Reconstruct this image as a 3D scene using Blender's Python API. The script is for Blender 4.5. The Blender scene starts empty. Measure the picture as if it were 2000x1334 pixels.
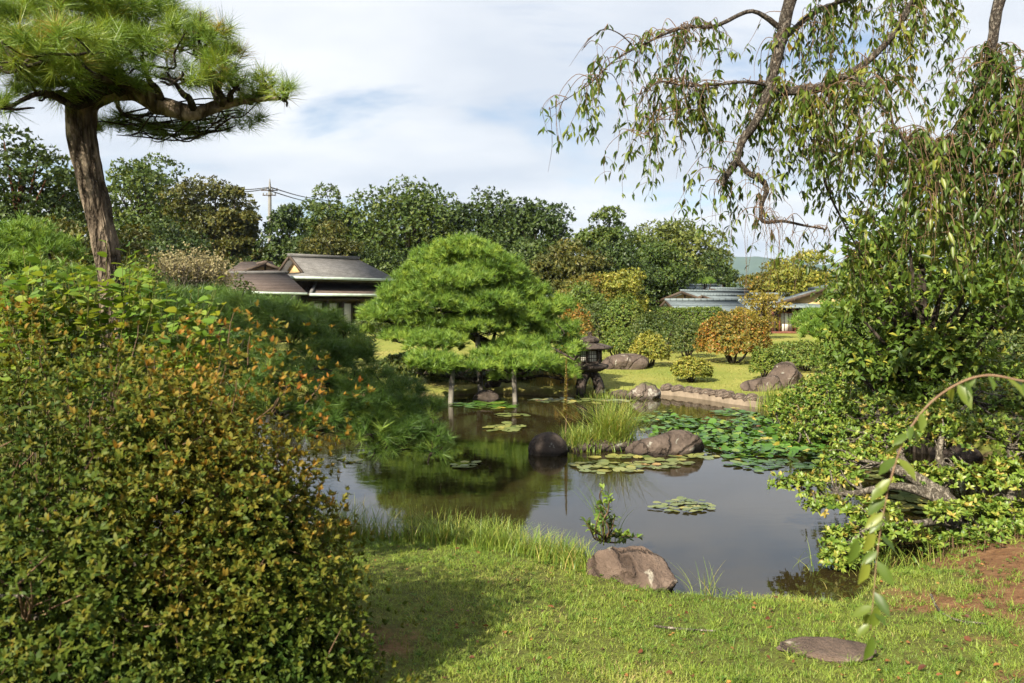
import bpy, math, random
import numpy as np
from mathutils import Vector, Matrix, noise as mn

random.seed(5)
rng = np.random.default_rng(11)
S = bpy.context.scene
COL = S.collection

# ------------------------------------------------------------------ camera
F, H = 1556.0, 2.0            # focal length in photo pixels, eye height above the pond
cam_d = bpy.data.cameras.new('camera')
cam_d.sensor_width = 36.0
cam_d.lens = 36.0 * F / 2000.0
cam_d.shift_y = -67.0 / 2000.0
cam_d.clip_start = 0.05
cam_d.clip_end = 20000
cam_d.dof.use_dof = True
cam_d.dof.focus_distance = 14.0
cam_d.dof.aperture_fstop = 4.5
cam = bpy.data.objects.new('camera', cam_d)
cam.location = (0, 0, H)
cam.rotation_euler = (math.radians(90), 0, 0)
COL.objects.link(cam)
S.camera = cam

# ------------------------------------------------------------------ sky, sun, exposure
SUN_EL = math.radians(37)
sun_to = Vector((-0.57, -0.82, 0)).normalized()       # horizontal direction towards the sun
world = bpy.data.worlds.new('World')
S.world = world
world.use_nodes = True
wt = world.node_tree
wt.nodes.clear()
def wn(t, **k):
    n = wt.nodes.new(t)
    for a, b in k.items(): setattr(n, a, b)
    return n
wl = wt.links.new
sky = wn('ShaderNodeTexSky', sky_type='NISHITA', sun_disc=False)
sky.sun_elevation = SUN_EL
sky.sun_rotation = math.atan2(sun_to.x, sun_to.y)
tc = wn('ShaderNodeTexCoord')
sep = wn('ShaderNodeSeparateXYZ'); wl(tc.outputs['Generated'], sep.inputs[0])
zc = wn('ShaderNodeMath', operation='MAXIMUM'); wl(sep.outputs['Z'], zc.inputs[0]); zc.inputs[1].default_value = 0.0
za = wn('ShaderNodeMath', operation='ADD'); wl(zc.outputs[0], za.inputs[0]); za.inputs[1].default_value = 0.16
comb = wn('ShaderNodeCombineXYZ')
for i, ax in enumerate('XY'):
    d = wn('ShaderNodeMath', operation='DIVIDE'); wl(sep.outputs[ax], d.inputs[0]); wl(za.outputs[0], d.inputs[1]); wl(d.outputs[0], comb.inputs[i])
mp = wn('ShaderNodeMapping'); wl(comb.outputs[0], mp.inputs[0]); mp.inputs['Location'].default_value = (0.4, 2.2, 0)
mp.inputs['Scale'].default_value = (0.8, 1.0, 1)
n1 = wn('ShaderNodeTexNoise'); wl(mp.outputs[0], n1.inputs['Vector']); n1.inputs['Scale'].default_value = 0.9; n1.inputs['Detail'].default_value = 7; n1.inputs['Roughness'].default_value = 0.55; n1.inputs['Distortion'].default_value = 0.35
r1 = wn('ShaderNodeMapRange'); wl(n1.outputs[0], r1.inputs[0]); r1.inputs[1].default_value = 0.32; r1.inputs[2].default_value = 0.48; r1.interpolation_type = 'SMOOTHSTEP'
n2 = wn('ShaderNodeTexNoise'); wl(mp.outputs[0], n2.inputs['Vector']); n2.inputs['Scale'].default_value = 1.35; n2.inputs['Detail'].default_value = 6; n2.inputs['Roughness'].default_value = 0.5; n2.noise_dimensions = '4D'; n2.inputs['W'].default_value = 4.2
cr = wn('ShaderNodeValToRGB'); wl(n2.outputs[0], cr.inputs[0])
cr.color_ramp.elements[0].position = 0.36; cr.color_ramp.elements[0].color = (0.45, 0.485, 0.545, 1)
cr.color_ramp.elements[1].position = 0.62; cr.color_ramp.elements[1].color = (0.62, 0.63, 0.65, 1)
bg1 = wn('ShaderNodeBackground'); wl(sky.outputs[0], bg1.inputs[0]); bg1.inputs[1].default_value = 0.055
bg2 = wn('ShaderNodeBackground'); wl(cr.outputs[0], bg2.inputs[0]); bg2.inputs[1].default_value = 0.585
mx = wn('ShaderNodeMixShader'); wl(r1.outputs[0], mx.inputs[0]); wl(bg1.outputs[0], mx.inputs[1]); wl(bg2.outputs[0], mx.inputs[2])
wo = wn('ShaderNodeOutputWorld'); wl(mx.outputs[0], wo.inputs[0])

sd = bpy.data.lights.new('sun', 'SUN')
sd.energy = 5.0
sd.angle = math.radians(0.6)
sd.color = (1.0, 0.91, 0.74)
sun = bpy.data.objects.new('sun', sd)
v_to = Vector((sun_to.x * math.cos(SUN_EL), sun_to.y * math.cos(SUN_EL), math.sin(SUN_EL)))
sun.rotation_euler = v_to.to_track_quat('Z', 'Y').to_euler()
sun.location = (-20, -10, 30)
COL.objects.link(sun)

S.view_settings.view_transform = 'Standard'
S.view_settings.look = 'None'
S.view_settings.gamma = 1
S.view_settings.exposure = 1.5
S.view_settings.use_curve_mapping = False
S.render.engine = 'CYCLES'
S.cycles.max_bounces = 4
S.cycles.use_adaptive_sampling = True
S.cycles.adaptive_threshold = 0.02
S.cycles.diffuse_bounces = 2
S.cycles.glossy_bounces = 2
S.cycles.transmission_bounces = 2
S.cycles.transparent_max_bounces = 4
S.cycles.use_denoising = True
S.cycles.caustics_reflective = False
S.cycles.caustics_refractive = False

# ------------------------------------------------------------------ helpers
def P(px, py, D):
    return np.array([(px - 1000) / F * D, D, H - (py - 600) / F * D])
def W0(px, py, z=0.0):
    return P(px, py, (H - z) * F / (py - 600))
def nrm(a):
    return a / np.maximum(np.linalg.norm(a, axis=-1, keepdims=True), 1e-9)
def make_mesh(name, V, Fs, mat=None, rnd=None, smooth=False, attrs=None):
    """Fs: an (m,k) array or a list of such arrays / of index lists"""
    V = np.asarray(V, dtype=np.float32)
    me = bpy.data.meshes.new(name)
    if isinstance(Fs, np.ndarray): Fs = [Fs]
    starts, loops, tot = [], [], 0
    for f in Fs:
        f = np.asarray(f, dtype=np.int32)
        if f.ndim == 1: f = f[None]
        m, k = f.shape
        starts.append(tot + np.arange(m) * k); loops.append(f.ravel()); tot += m * k
    starts = np.concatenate(starts).astype(np.int32); loops = np.concatenate(loops).astype(np.int32)
    me.vertices.add(len(V)); me.vertices.foreach_set('co', V.ravel())
    me.loops.add(len(loops)); me.loops.foreach_set('vertex_index', loops)
    me.polygons.add(len(starts)); me.polygons.foreach_set('loop_start', starts)
    if smooth: me.polygons.foreach_set('use_smooth', np.ones(len(starts), dtype=bool))
    al = dict(attrs or {})
    if rnd is not None: al['rnd'] = rnd
    for an, av in al.items():
        at = me.attributes.new(an, 'FLOAT', 'POINT'); at.data.foreach_set('value', np.asarray(av, dtype=np.float32))
    me.update()
    if mat: me.materials.append(mat)
    return me
def obj(name, me, parent=None, loc=(0, 0, 0)):
    o = bpy.data.objects.new(name, me); COL.objects.link(o)
    o.location = loc
    if parent is not None: o.parent = parent
    return o
def tag(o, label, cat, group=None, kind=None):
    if label: o['label'] = label
    if cat: o['category'] = cat
    if group: o['group'] = group
    if kind: o['kind'] = kind
    return o
class Thing:
    def __init__(s, name, label, cat, loc, group=None, rz=0.0):
        s.base = np.array(loc, dtype=float)
        s.e = bpy.data.objects.new(name, None); COL.objects.link(s.e)
        s.e.empty_display_size = 0.2
        s.e.location = s.base; s.e.rotation_euler = (0, 0, rz)
        tag(s.e, label, cat, group)
    def part(s, name, V, Fs, mat, rnd=None, smooth=False, local=False, parent=None, kind=None):
        V = np.asarray(V, dtype=float)
        if not local: V = V - s.base
        o = obj(name, make_mesh(name, V, Fs, mat, rnd, smooth), parent or s.e)
        if kind: o['kind'] = kind
        return o

def scatter(tV, tF, pos, X, Z, sc, rnd=None):
    x = nrm(X); y = nrm(np.cross(Z, x)); z = np.cross(x, y)
    n, nv = len(pos), len(tV)
    sc = np.asarray(sc, dtype=float)
    if sc.ndim == 0: sc = np.full(n, float(sc))
    V = (tV[None, :, 0:1] * x[:, None] + tV[None, :, 1:2] * y[:, None] + tV[None, :, 2:3] * z[:, None]) * sc[:, None, None] + pos[:, None]
    Fa = tF[None] + (np.arange(n) * nv)[:, None, None]
    r = np.repeat(rng.random(n) if rnd is None else rnd, nv)
    return V.reshape(-1, 3), Fa.reshape(-1, tF.shape[1]), r
def merge(lst):
    Vs, Fs, Rs, o = [], [], [], 0
    for V, Fa, r in lst:
        Vs.append(V); Fs.append(np.asarray(Fa) + o); Rs.append(r); o += len(V)
    return np.concatenate(Vs), np.concatenate(Fs), np.concatenate(Rs)
def rand_dir(n):
    return nrm(rng.normal(size=(n, 3)))
def fnoise(p, sc=1.0, seed=0.0):
    """cheap smooth pseudo-noise on arrays, about -1..1"""
    q = p * sc + seed
    x, y, z = q[..., 0], q[..., 1], q[..., 2]
    return (np.sin(x * 1.7 + 1.3 * np.sin(y * 1.1 + seed)) + np.sin(y * 1.9 + 1.2 * np.sin(z * 1.3 + 2)) + np.sin(z * 1.6 + 1.4 * np.sin(x * 1.2 + 4)) +
            0.5 * np.sin(x * 3.9 + y * 2.1 + 5) + 0.5 * np.sin(y * 4.1 - z * 3.3 + seed)) / 3.2

# templates
LEAF2 = (np.array([[0, 0, 0], [.45, .26, .05], [1, 0, -.06], [.45, -.26, .05]], float), np.array([[0, 3, 2], [0, 2, 1]]))
LEAF1 = (np.array([[0, -.12, 0], [1, 0, -.05], [.35, .42, .06]], float), np.array([[0, 1, 2]]))
LEAF4 = (np.array([[0, 0, 0], [.35, .2, .06], [.72, .15, .03], [1, 0, -.1], [.72, -.15, .03], [.35, -.2, .06]], float), np.array([[0, 5, 1], [1, 5, 4], [1, 4, 2], [2, 4, 3]]))
LEAF6 = (np.array([[0, 0, 0], [.28, .17, .05], [.62, .19, .05], [1, 0, -.14], [.62, -.19, .05], [.28, -.17, .05], [.45, 0, 0]], float),
         np.array([[0, 6, 1], [1, 6, 2], [2, 6, 3], [3, 6, 4], [4, 6, 5], [5, 6, 0]]))
LEAFN = (LEAF6[0] * np.array([1, .74, 1]), LEAF6[1])
LEAFW = (np.array([[0, 0, 0], [.22, .22, .05], [.55, .30, .06], [.82, .17, .0], [1, 0, -.12], [.82, -.17, .0], [.55, -.30, .06], [.22, -.22, .05], [.5, 0, -.02]], float),
         np.array([[0, 8, 1], [1, 8, 2], [2, 8, 3], [3, 8, 4], [4, 8, 5], [5, 8, 6], [6, 8, 7], [7, 8, 0]]))
def tuft_template(n, seed, width=.012, lo=12, hi=78, L=1.0):
    r = np.random.default_rng(seed)
    V, Fa = [], []
    for i in range(n):
        th = math.radians(lo + (hi - lo) * math.sqrt(r.random())); ph = r.random() * 6.283
        d = np.array([math.sin(th) * math.cos(ph), math.sin(th) * math.sin(ph), math.cos(th)])
        b = np.array([0, 0, -0.35 * r.random()]); l = L * (0.75 + .35 * r.random())
        s = nrm(np.cross(d, r.normal(size=3))) * width
        k = len(V)
        V += [b - s, b + s, b + d * l]; Fa.append([k, k + 1, k + 2])
    return np.array(V), np.array(Fa)

def smooth_path(pts, rad, sub=5):
    pts = np.asarray(pts, float); rad = np.asarray(rad, float)
    n = len(pts); out, ro = [], []
    for i in range(n - 1):
        p0, p1, p2, p3 = pts[max(i - 1, 0)], pts[i], pts[i + 1], pts[min(i + 2, n - 1)]
        for j in range(sub):
            t = j / sub
            out.append(.5 * ((2 * p1) + (-p0 + p2) * t + (2 * p0 - 5 * p1 + 4 * p2 - p3) * t * t + (-p0 + 3 * p1 - 3 * p2 + p3) * t ** 3))
            ro.append(rad[i] * (1 - t) + rad[i + 1] * t)
    out.append(pts[-1]); ro.append(rad[-1])
    return np.array(out), np.array(ro)
def tube(pts, rad, sides=6, sub=4, rough=0.0, seed=0):
    if sub > 1: pts, rad = smooth_path(pts, rad, sub)
    pts = np.asarray(pts, float); rad = np.asarray(rad, float)
    n = len(pts)
    t = nrm(np.gradient(pts, axis=0))
    ref = np.where(np.abs(t[:, 2:3]) > .9, np.array([[1., 0, 0]]), np.array([[0, 0, 1.]]))
    a = nrm(np.cross(t, ref))
    for i in range(1, n):                      # keep frames from flipping
        a[i] = a[i - 1] - t[i] * np.dot(a[i - 1], t[i]); a[i] /= max(np.linalg.norm(a[i]), 1e-9)
    b = np.cross(t, a)
    an = np.arange(sides) * 2 * math.pi / sides
    V = pts[:, None] + rad[:, None, None] * (np.cos(an)[None, :, None] * a[:, None] + np.sin(an)[None, :, None] * b[:, None])
    if rough:
        dirs = V - pts[:, None]
        V = V + dirs * (rough * fnoise(V, 1.6 / max(rad.max(), .01), seed))[..., None]
    V = V.reshape(-1, 3)
    i = np.arange(n - 1)[:, None] * sides; j = np.arange(sides)[None]
    j2 = (j + 1) % sides
    Fa = np.stack([i + j, i + j2, i + sides + j2, i + sides + j], -1).reshape(-1, 4)
    return V, Fa, np.zeros(len(V))
def tubes(lst): return merge(lst)
def box(c, s, rz=0.0):
    c = np.array(c, float); s = np.array(s, float) / 2
    V = np.array([[x, y, z] for x in (-1, 1) for y in (-1, 1) for z in (-1, 1)], float) * s
    if rz:
        R = np.array([[math.cos(rz), -math.sin(rz), 0], [math.sin(rz), math.cos(rz), 0], [0, 0, 1]]); V = V @ R.T
    return V + c, np.array([[0, 1, 3, 2], [4, 6, 7, 5], [0, 4, 5, 1], [2, 3, 7, 6], [0, 2, 6, 4], [1, 5, 7, 3]])
def prism(poly, dz):
    """closed slab: top polygon (3D points, counter-clockwise seen from above) and its copy dz lower"""
    p = np.array(poly, float); n = len(p)
    V = np.concatenate([p, p + np.array([0, 0, -dz])])
    Fs = [np.arange(n), np.arange(n)[::-1] + n]
    for i in range(n):
        j = (i + 1) % n
        Fs.append(np.array([j, i, n + i, n + j]))
    return V, Fs
def lathe(prof, n=24, c=(0, 0, 0), rot=0.0, close=True):
    V = []
    for r, z in prof:
        for i in range(n):
            a = rot + i * 2 * math.pi / n
            V.append([c[0] + r * math.cos(a), c[1] + r * math.sin(a), c[2] + z])
    m = len(prof); Fs = []
    for k in range(m - 1):
        for i in range(n):
            j = (i + 1) % n
            Fs.append([k * n + i, k * n + j, (k + 1) * n + j, (k + 1) * n + i])
    out = [np.array(Fs)]
    if close: out += [np.arange(n)[::-1], np.arange(n) + (m - 1) * n]
    return np.array(V), out

# ------------------------------------------------------------------ materials
def new_mat(name):
    m = bpy.data.materials.new(name); m.use_nodes = True
    m.node_tree.nodes.clear(); return m, m.node_tree
def node(t, ty, **k):
    n = t.nodes.new(ty)
    for a, b in k.items(): setattr(n, a, b)
    return n
def ramp(t, fac, stops):
    r = node(t, 'ShaderNodeValToRGB'); t.links.new(fac, r.inputs[0])
    e = r.color_ramp.elements
    while len(e) < len(stops): e.new(0.5)
    for x, (p, c) in zip(e, stops): x.position = p; x.color = (*c, 1)
    return r.outputs[0]
def tex_noise(t, vec, scale, detail=4, rough=.55, dist=0.0):
    n = node(t, 'ShaderNodeTexNoise'); n.inputs['Scale'].default_value = scale; n.inputs['Detail'].default_value = detail
    n.inputs['Roughness'].default_value = rough; n.inputs['Distortion'].default_value = dist
    if vec is not None: t.links.new(vec, n.inputs['Vector'])
    return n.outputs[0]
def mixc(t, fac, a, b, mode='MIX'):
    m = node(t, 'ShaderNodeMix', data_type='RGBA', blend_type=mode)
    if isinstance(fac, float): m.inputs[0].default_value = fac
    else: t.links.new(fac, m.inputs[0])
    for i, c in ((6, a), (7, b)):
        if isinstance(c, tuple): m.inputs[i].default_value = (*c, 1)
        else: t.links.new(c, m.inputs[i])
    return m.outputs[2]
def finish(t, col, rough=.7, spec=.3, bump=None, bdist=.01, bstr=.6, transl=0.0, tcol=None):
    b = node(t, 'ShaderNodeBsdfPrincipled')
    if isinstance(col, tuple): b.inputs['Base Color'].default_value = (*col, 1)
    else: t.links.new(col, b.inputs['Base Color'])
    if isinstance(rough, float): b.inputs['Roughness'].default_value = rough
    else: t.links.new(rough, b.inputs['Roughness'])
    b.inputs['Specular IOR Level'].default_value = spec
    if bump is not None:
        bn = node(t, 'ShaderNodeBump'); bn.inputs['Distance'].default_value = bdist; bn.inputs['Strength'].default_value = bstr
        t.links.new(bump, bn.inputs['Height']); t.links.new(bn.outputs[0], b.inputs['Normal'])
    out = b.outputs[0]
    if transl > 0:
        tr = node(t, 'ShaderNodeBsdfTranslucent')
        if tcol is not None: t.links.new(tcol, tr.inputs[0])
        elif not isinstance(col, tuple): t.links.new(col, tr.inputs[0])
        m = node(t, 'ShaderNodeMixShader'); m.inputs[0].default_value = transl
        t.links.new(out, m.inputs[1]); t.links.new(tr.outputs[0], m.inputs[2]); out = m.outputs[0]
    o = node(t, 'ShaderNodeOutputMaterial'); t.links.new(out, o.inputs[0])
def leaf_mat(name, stops, transl=.3, rough=.5, spec=.35, nscale=None):
    m, t = new_mat(name)
    a = node(t, 'ShaderNodeAttribute', attribute_name='rnd')
    f = a.outputs['Fac']
    if nscale:                                   # broad, irregular drift of hue through the plant
        g = node(t, 'ShaderNodeNewGeometry')
        nz = tex_noise(t, g.outputs['Position'], nscale, 2)
        mm = node(t, 'ShaderNodeMath', operation='MULTIPLY_ADD'); t.links.new(nz, mm.inputs[0]); mm.inputs[1].default_value = 0.9; mm.inputs[2].default_value = -.45
        ad = node(t, 'ShaderNodeMath', operation='ADD', use_clamp=True); t.links.new(f, ad.inputs[0]); t.links.new(mm.outputs[0], ad.inputs[1]); f = ad.outputs[0]
    c = ramp(t, f, stops)
    tc_ = mixc(t, 1.0, c, (1.5, 1.25, .7), 'MULTIPLY')
    finish(t, c, rough, spec, transl=transl, tcol=tc_)
    return m
def plain_mat(name, c0, c1, scale=4.0, rough=.8, spec=.2, bump=.004, stretch=None, detail=6):
    m, t = new_mat(name)
    tcn = node(t, 'ShaderNodeTexCoord'); v = tcn.outputs['Object']
    if stretch:
        mp_ = node(t, 'ShaderNodeMapping'); t.links.new(v, mp_.inputs[0]); mp_.inputs['Scale'].default_value = stretch; v = mp_.outputs[0]
    n = tex_noise(t, v, scale, detail, .6)
    c = ramp(t, n, [(.3, c0), (.7, c1)])
    finish(t, c, rough, spec, n, bump, .7)
    return m
def bark_mat(name, c0, c1, c2, scale=9.0, stretch=(1, 1, .3), bump=.03):
    m, t = new_mat(name)
    g = node(t, 'ShaderNodeTexCoord')
    mp_ = node(t, 'ShaderNodeMapping'); t.links.new(g.outputs['Object'], mp_.inputs[0]); mp_.inputs['Scale'].default_value = stretch
    nz = tex_noise(t, mp_.outputs[0], scale * .8, 5, .6)
    dv = mixc(t, .25, mp_.outputs[0], nz)
    vo = node(t, 'ShaderNodeTexVoronoi', feature='DISTANCE_TO_EDGE'); vo.inputs['Scale'].default_value = scale; t.links.new(dv, vo.inputs['Vector'])
    mr = node(t, 'ShaderNodeMapRange'); t.links.new(vo.outputs['Distance'], mr.inputs[0]); mr.inputs[2].default_value = .22
    nz2 = tex_noise(t, mp_.outputs[0], scale * 3, 6, .65)
    c = ramp(t, nz2, [(.3, c0), (.55, c1), (.75, c2)])
    c = mixc(t, mr.outputs[0], (c0[0] * .45, c0[1] * .42, c0[2] * .4), c)
    hm = node(t, 'ShaderNodeMath', operation='MULTIPLY_ADD'); t.links.new(nz2, hm.inputs[0]); hm.inputs[1].default_value = .35; t.links.new(mr.outputs[0], hm.inputs[2])
    finish(t, c, .9, .15, hm.outputs[0], bump, .9)
    return m
def rock_mat(name, c0, c1, c2, lichen=.0, lcol=(.42, .42, .36), moss=0.0):
    m, t = new_mat(name)
    tcn = node(t, 'ShaderNodeTexCoord'); v = tcn.outputs['Object']
    n1_ = tex_noise(t, v, 2.2, 8, .62, .4); n2_ = tex_noise(t, v, 17, 8, .7)
    c = ramp(t, n1_, [(.3, c0), (.5, c1), (.72, c2)])
    c = mixc(t, .35, c, ramp(t, n2_, [(.3, (.55, .5, .47)), (.7, (1.35, 1.3, 1.25))]), 'MULTIPLY')
    if lichen:
        n3 = tex_noise(t, v, 5.0, 5, .6, .6)
        mr = node(t, 'ShaderNodeMapRange'); t.links.new(n3, mr.inputs[0]); mr.inputs[1].default_value = .66 - lichen; mr.inputs[2].default_value = .70 - lichen
        mu = node(t, 'ShaderNodeMath', operation='MULTIPLY'); t.links.new(mr.outputs[0], mu.inputs[0]); t.links.new(n2_, mu.inputs[1])
        c = mixc(t, mu.outputs[0], c, lcol)
    if moss:
        g = node(t, 'ShaderNodeNewGeometry'); sp = node(t, 'ShaderNodeSeparateXYZ'); t.links.new(g.outputs['Normal'], sp.inputs[0])
        ml = node(t, 'ShaderNodeMath', operation='MULTIPLY'); t.links.new(sp.outputs[2], ml.inputs[0]); t.links.new(n1_, ml.inputs[1])
        mr = node(t, 'ShaderNodeMapRange'); t.links.new(ml.outputs[0], mr.inputs[0]); mr.inputs[1].default_value = .45 - moss; mr.inputs[2].default_value = .55 - moss
        c = mixc(t, mr.outputs[0], c, (.10, .11, .03))
    gw = node(t, 'ShaderNodeNewGeometry'); sw = node(t, 'ShaderNodeSeparateXYZ'); t.links.new(gw.outputs['Position'], sw.inputs[0])
    wz = node(t, 'ShaderNodeMath', operation='MULTIPLY_ADD'); t.links.new(n1_, wz.inputs[0]); wz.inputs[1].default_value = -.08; t.links.new(sw.outputs[2], wz.inputs[2])
    wm = node(t, 'ShaderNodeMapRange'); t.links.new(wz.outputs[0], wm.inputs[0]); wm.inputs[1].default_value = .0; wm.inputs[2].default_value = .035; wm.inputs[3].default_value = .45; wm.inputs[4].default_value = 1.0
    c = mixc(t, 1.0, c, wm.outputs[0], 'MULTIPLY')                # wet, algae-dark band at the waterline
    vc = node(t, 'ShaderNodeTexVoronoi', feature='DISTANCE_TO_EDGE'); vc.inputs['Scale'].default_value = 2.6
    t.links.new(mixc(t, .3, v, tex_noise(t, v, 3, 5, .6)), vc.inputs['Vector'])
    cm = node(t, 'ShaderNodeMapRange'); t.links.new(vc.outputs['Distance'], cm.inputs[0]); cm.inputs[2].default_value = .05
    c = mixc(t, 1.0, c, ramp(t, cm.outputs[0], [(0, (.5, .48, .46)), (1, (1, 1, 1))]), 'MULTIPLY')
    hm = node(t, 'ShaderNodeMath', operation='MULTIPLY_ADD'); t.links.new(n2_, hm.inputs[0]); hm.inputs[1].default_value = .5; t.links.new(n1_, hm.inputs[2])
    h2 = node(t, 'ShaderNodeMath', operation='MULTIPLY_ADD'); t.links.new(cm.outputs[0], h2.inputs[0]); h2.inputs[1].default_value = .35; t.links.new(hm.outputs[0], h2.inputs[2])
    finish(t, c, .85, .25, h2.outputs[0], .09, 1.0)
    return m

M = {}
M['pine_near'] = leaf_mat('pine_near', [(0, (.06, .12, .014)), (.5, (.145, .235, .024)), (.9, (.25, .31, .038)), (1, (.32, .22, .05))], .25, .45, .4)
M['pine_mid'] = leaf_mat('pine_mid', [(0, (.06, .125, .018)), (.5, (.125, .22, .028)), (1, (.24, .33, .045))], .25, .5, .35, nscale=1.2)
M['pine_dark'] = leaf_mat('pine_dark', [(0, (.036, .082, .014)), (.6, (.08, .15, .022)), (1, (.16, .23, .032))], .22, .5, .35)
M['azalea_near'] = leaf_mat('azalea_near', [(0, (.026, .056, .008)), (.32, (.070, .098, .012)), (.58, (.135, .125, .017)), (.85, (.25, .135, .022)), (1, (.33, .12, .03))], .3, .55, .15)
M['azalea_lime'] = leaf_mat('azalea_lime', [(0, (.055, .115, .014)), (.5, (.13, .20, .024)), (.85, (.23, .275, .042)), (1, (.34, .27, .06))], .3, .45, .4)
M['broad_lime'] = leaf_mat('broad_lime', [(0, (.05, .115, .016)), (.5, (.11, .19, .024)), (1, (.23, .28, .045))], .4, .5, .2)
M['cherry'] = leaf_mat('cherry', [(0, (.035, .07, .012)), (.45, (.085, .135, .018)), (.8, (.18, .215, .03)), (.97, (.27, .26, .05)), (1, (.33, .22, .05))], .45, .4, .4)
M['camellia'] = leaf_mat('camellia', [(0, (.04, .08, .012)), (.6, (.09, .145, .02)), (.9, (.18, .21, .03)), (1, (.34, .31, .05))], .3, .5, .22)
M['tree_dark'] = leaf_mat('tree_dark', [(0, (.022, .042, .010)), (.6, (.048, .078, .016)), (1, (.085, .115, .022))], .22, .5, .3, nscale=.25)
M['tree_mid'] = leaf_mat('tree_mid', [(0, (.032, .062, .012)), (.6, (.068, .105, .018)), (1, (.125, .15, .026))], .25, .5, .3, nscale=.25)
M['tree_brown'] = leaf_mat('tree_brown', [(0, (.034, .046, .011)), (.6, (.078, .084, .017)), (1, (.15, .13, .026))], .22, .5, .3, nscale=.25)
M['tree_light'] = leaf_mat('tree_light', [(0, (.07, .10, .022)), (.6, (.13, .16, .035)), (1, (.2, .21, .05))], .3, .5, .3, nscale=.25)
M['maple'] = leaf_mat('maple', [(0, (.07, .09, .016)), (.5, (.14, .14, .026)), (.9, (.22, .16, .03)), (1, (.32, .15, .03))], .35, .5, .3, nscale=.5)
M['yellow_tree'] = leaf_mat('yellow_tree', [(0, (.12, .12, .02)), (.6, (.25, .21, .035)), (1, (.36, .25, .05))], .35, .5, .3, nscale=.6)
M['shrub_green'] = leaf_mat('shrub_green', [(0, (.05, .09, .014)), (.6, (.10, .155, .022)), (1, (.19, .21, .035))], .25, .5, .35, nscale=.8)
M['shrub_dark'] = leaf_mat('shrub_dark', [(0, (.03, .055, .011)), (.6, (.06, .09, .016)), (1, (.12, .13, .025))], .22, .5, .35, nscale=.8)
M['shrub_orange'] = leaf_mat('shrub_orange', [(0, (.08, .09, .014)), (.45, (.16, .14, .02)), (.85, (.29, .16, .025)), (1, (.36, .13, .03))], .25, .5, .35, nscale=1.1)
M['shrub_yellow'] = leaf_mat('shrub_yellow', [(0, (.09, .12, .016)), (.5, (.19, .21, .03)), (1, (.34, .29, .05))], .3, .5, .35, nscale=1.0)
M['beige_twig'] = leaf_mat('beige_twig', [(0, (.16, .14, .07)), (.6, (.25, .23, .12)), (1, (.32, .26, .15))], .2, .7, .2)
M['grass'] = leaf_mat('grass', [(0, (.085, .15, .02)), (.5, (.175, .25, .032)), (.88, (.26, .29, .055)), (1, (.38, .31, .13))], .3, .5, .3, nscale=1.4)
M['grass_far'] = leaf_mat('grass_far', [(0, (.12, .165, .03)), (.6, (.20, .22, .05)), (1, (.31, .26, .09))], .3, .5, .3, nscale=.5)
M['reed'] = leaf_mat('reed', [(0, (.08, .15, .018)), (.55, (.17, .25, .034)), (.9, (.28, .30, .06)), (1, (.42, .33, .12))], .35, .45, .35)
M['lily'] = leaf_mat('lily', [(0, (.030, .08, .010)), (.55, (.065, .14, .016)), (.85, (.13, .18, .026)), (.97, (.30, .24, .04)), (1, (.26, .11, .03))], .1, .36, .4)
M['lily_old'] = leaf_mat('lily_old', [(0, (.07, .10, .03)), (.5, (.15, .17, .05)), (.85, (.27, .24, .06)), (1, (.28, .13, .05))], .1, .35, .5)
M['gold_stalk'] = leaf_mat('gold_stalk', [(0, (.17, .17, .035)), (.6, (.29, .24, .06)), (1, (.38, .25, .08))], .2, .6, .2)
M['fallen'] = leaf_mat('fallen', [(0, (.06, .022, .012)), (.5, (.13, .045, .02)), (.85, (.26, .11, .035)), (1, (.42, .22, .06))], .15, .6, .25)
M['litter'] = leaf_mat('litter', [(0, (.05, .028, .015)), (.6, (.13, .055, .025)), (1, (.30, .13, .05))], .1, .7, .2)
M['pine_bark'] = bark_mat('pine_bark', (.075, .058, .042), (.19, .15, .11), (.33, .28, .20), 7.0, (1, 1, .32), .05)
M['bark_dark'] = bark_mat('bark_dark', (.03, .024, .018), (.065, .052, .04), (.11, .095, .075), 8.0)
M['bark_far'] = plain_mat('bark_far', (.025, .020, .015), (.075, .062, .048), 3, .9, .1)
M['bark_grey'] = bark_mat('bark_grey', (.09, .078, .06), (.20, .175, .14), (.34, .31, .26), 22.0, (1, 1, .6), .008)
M['bark_red'] = plain_mat('bark_red', (.05, .022, .014), (.11, .05, .028), 3, .9, .1)
M['bark_cherry'] = bark_mat('bark_cherry', (.05, .04, .032), (.13, .11, .09), (.32, .32, .28), 26.0, (1, 1, .7), .012)
M['twig'] = plain_mat('twig', (.08, .048, .028), (.17, .11, .065), 20, .8, .2, .001)
M['lime_stem'] = plain_mat('lime_stem', (.08, .09, .02), (.16, .15, .04), 20, .7, .2, .001)
M['twig_red'] = plain_mat('twig_red', (.13, .075, .045), (.22, .14, .085), 20, .7, .25, .001)
M['post'] = plain_mat('post', (.06, .052, .042), (.26, .24, .20), 7, .85, .15, .01, (1, 1, .35))
M['rock_brown'] = rock_mat('rock_brown', (.05, .037, .03), (.098, .074, .06), (.16, .125, .10), .02)
M['rock_near'] = rock_mat('rock_near', (.06, .042, .033), (.13, .093, .072), (.20, .155, .125), .05, (.48, .45, .36))
M['rock_dark'] = rock_mat('rock_dark', (.032, .024, .02), (.065, .05, .041), (.11, .088, .074), .03)
M['rock_moss'] = rock_mat('rock_moss', (.07, .055, .045), (.15, .12, .10), (.24, .21, .18), .10, (.5, .49, .43), .14)
M['edging'] = rock_mat('edging', (.08, .06, .048), (.15, .115, .09), (.22, .18, .145), .03)
M['lantern'] = rock_mat('lantern', (.032, .025, .021), (.068, .053, .044), (.11, .088, .074), .03)
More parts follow.
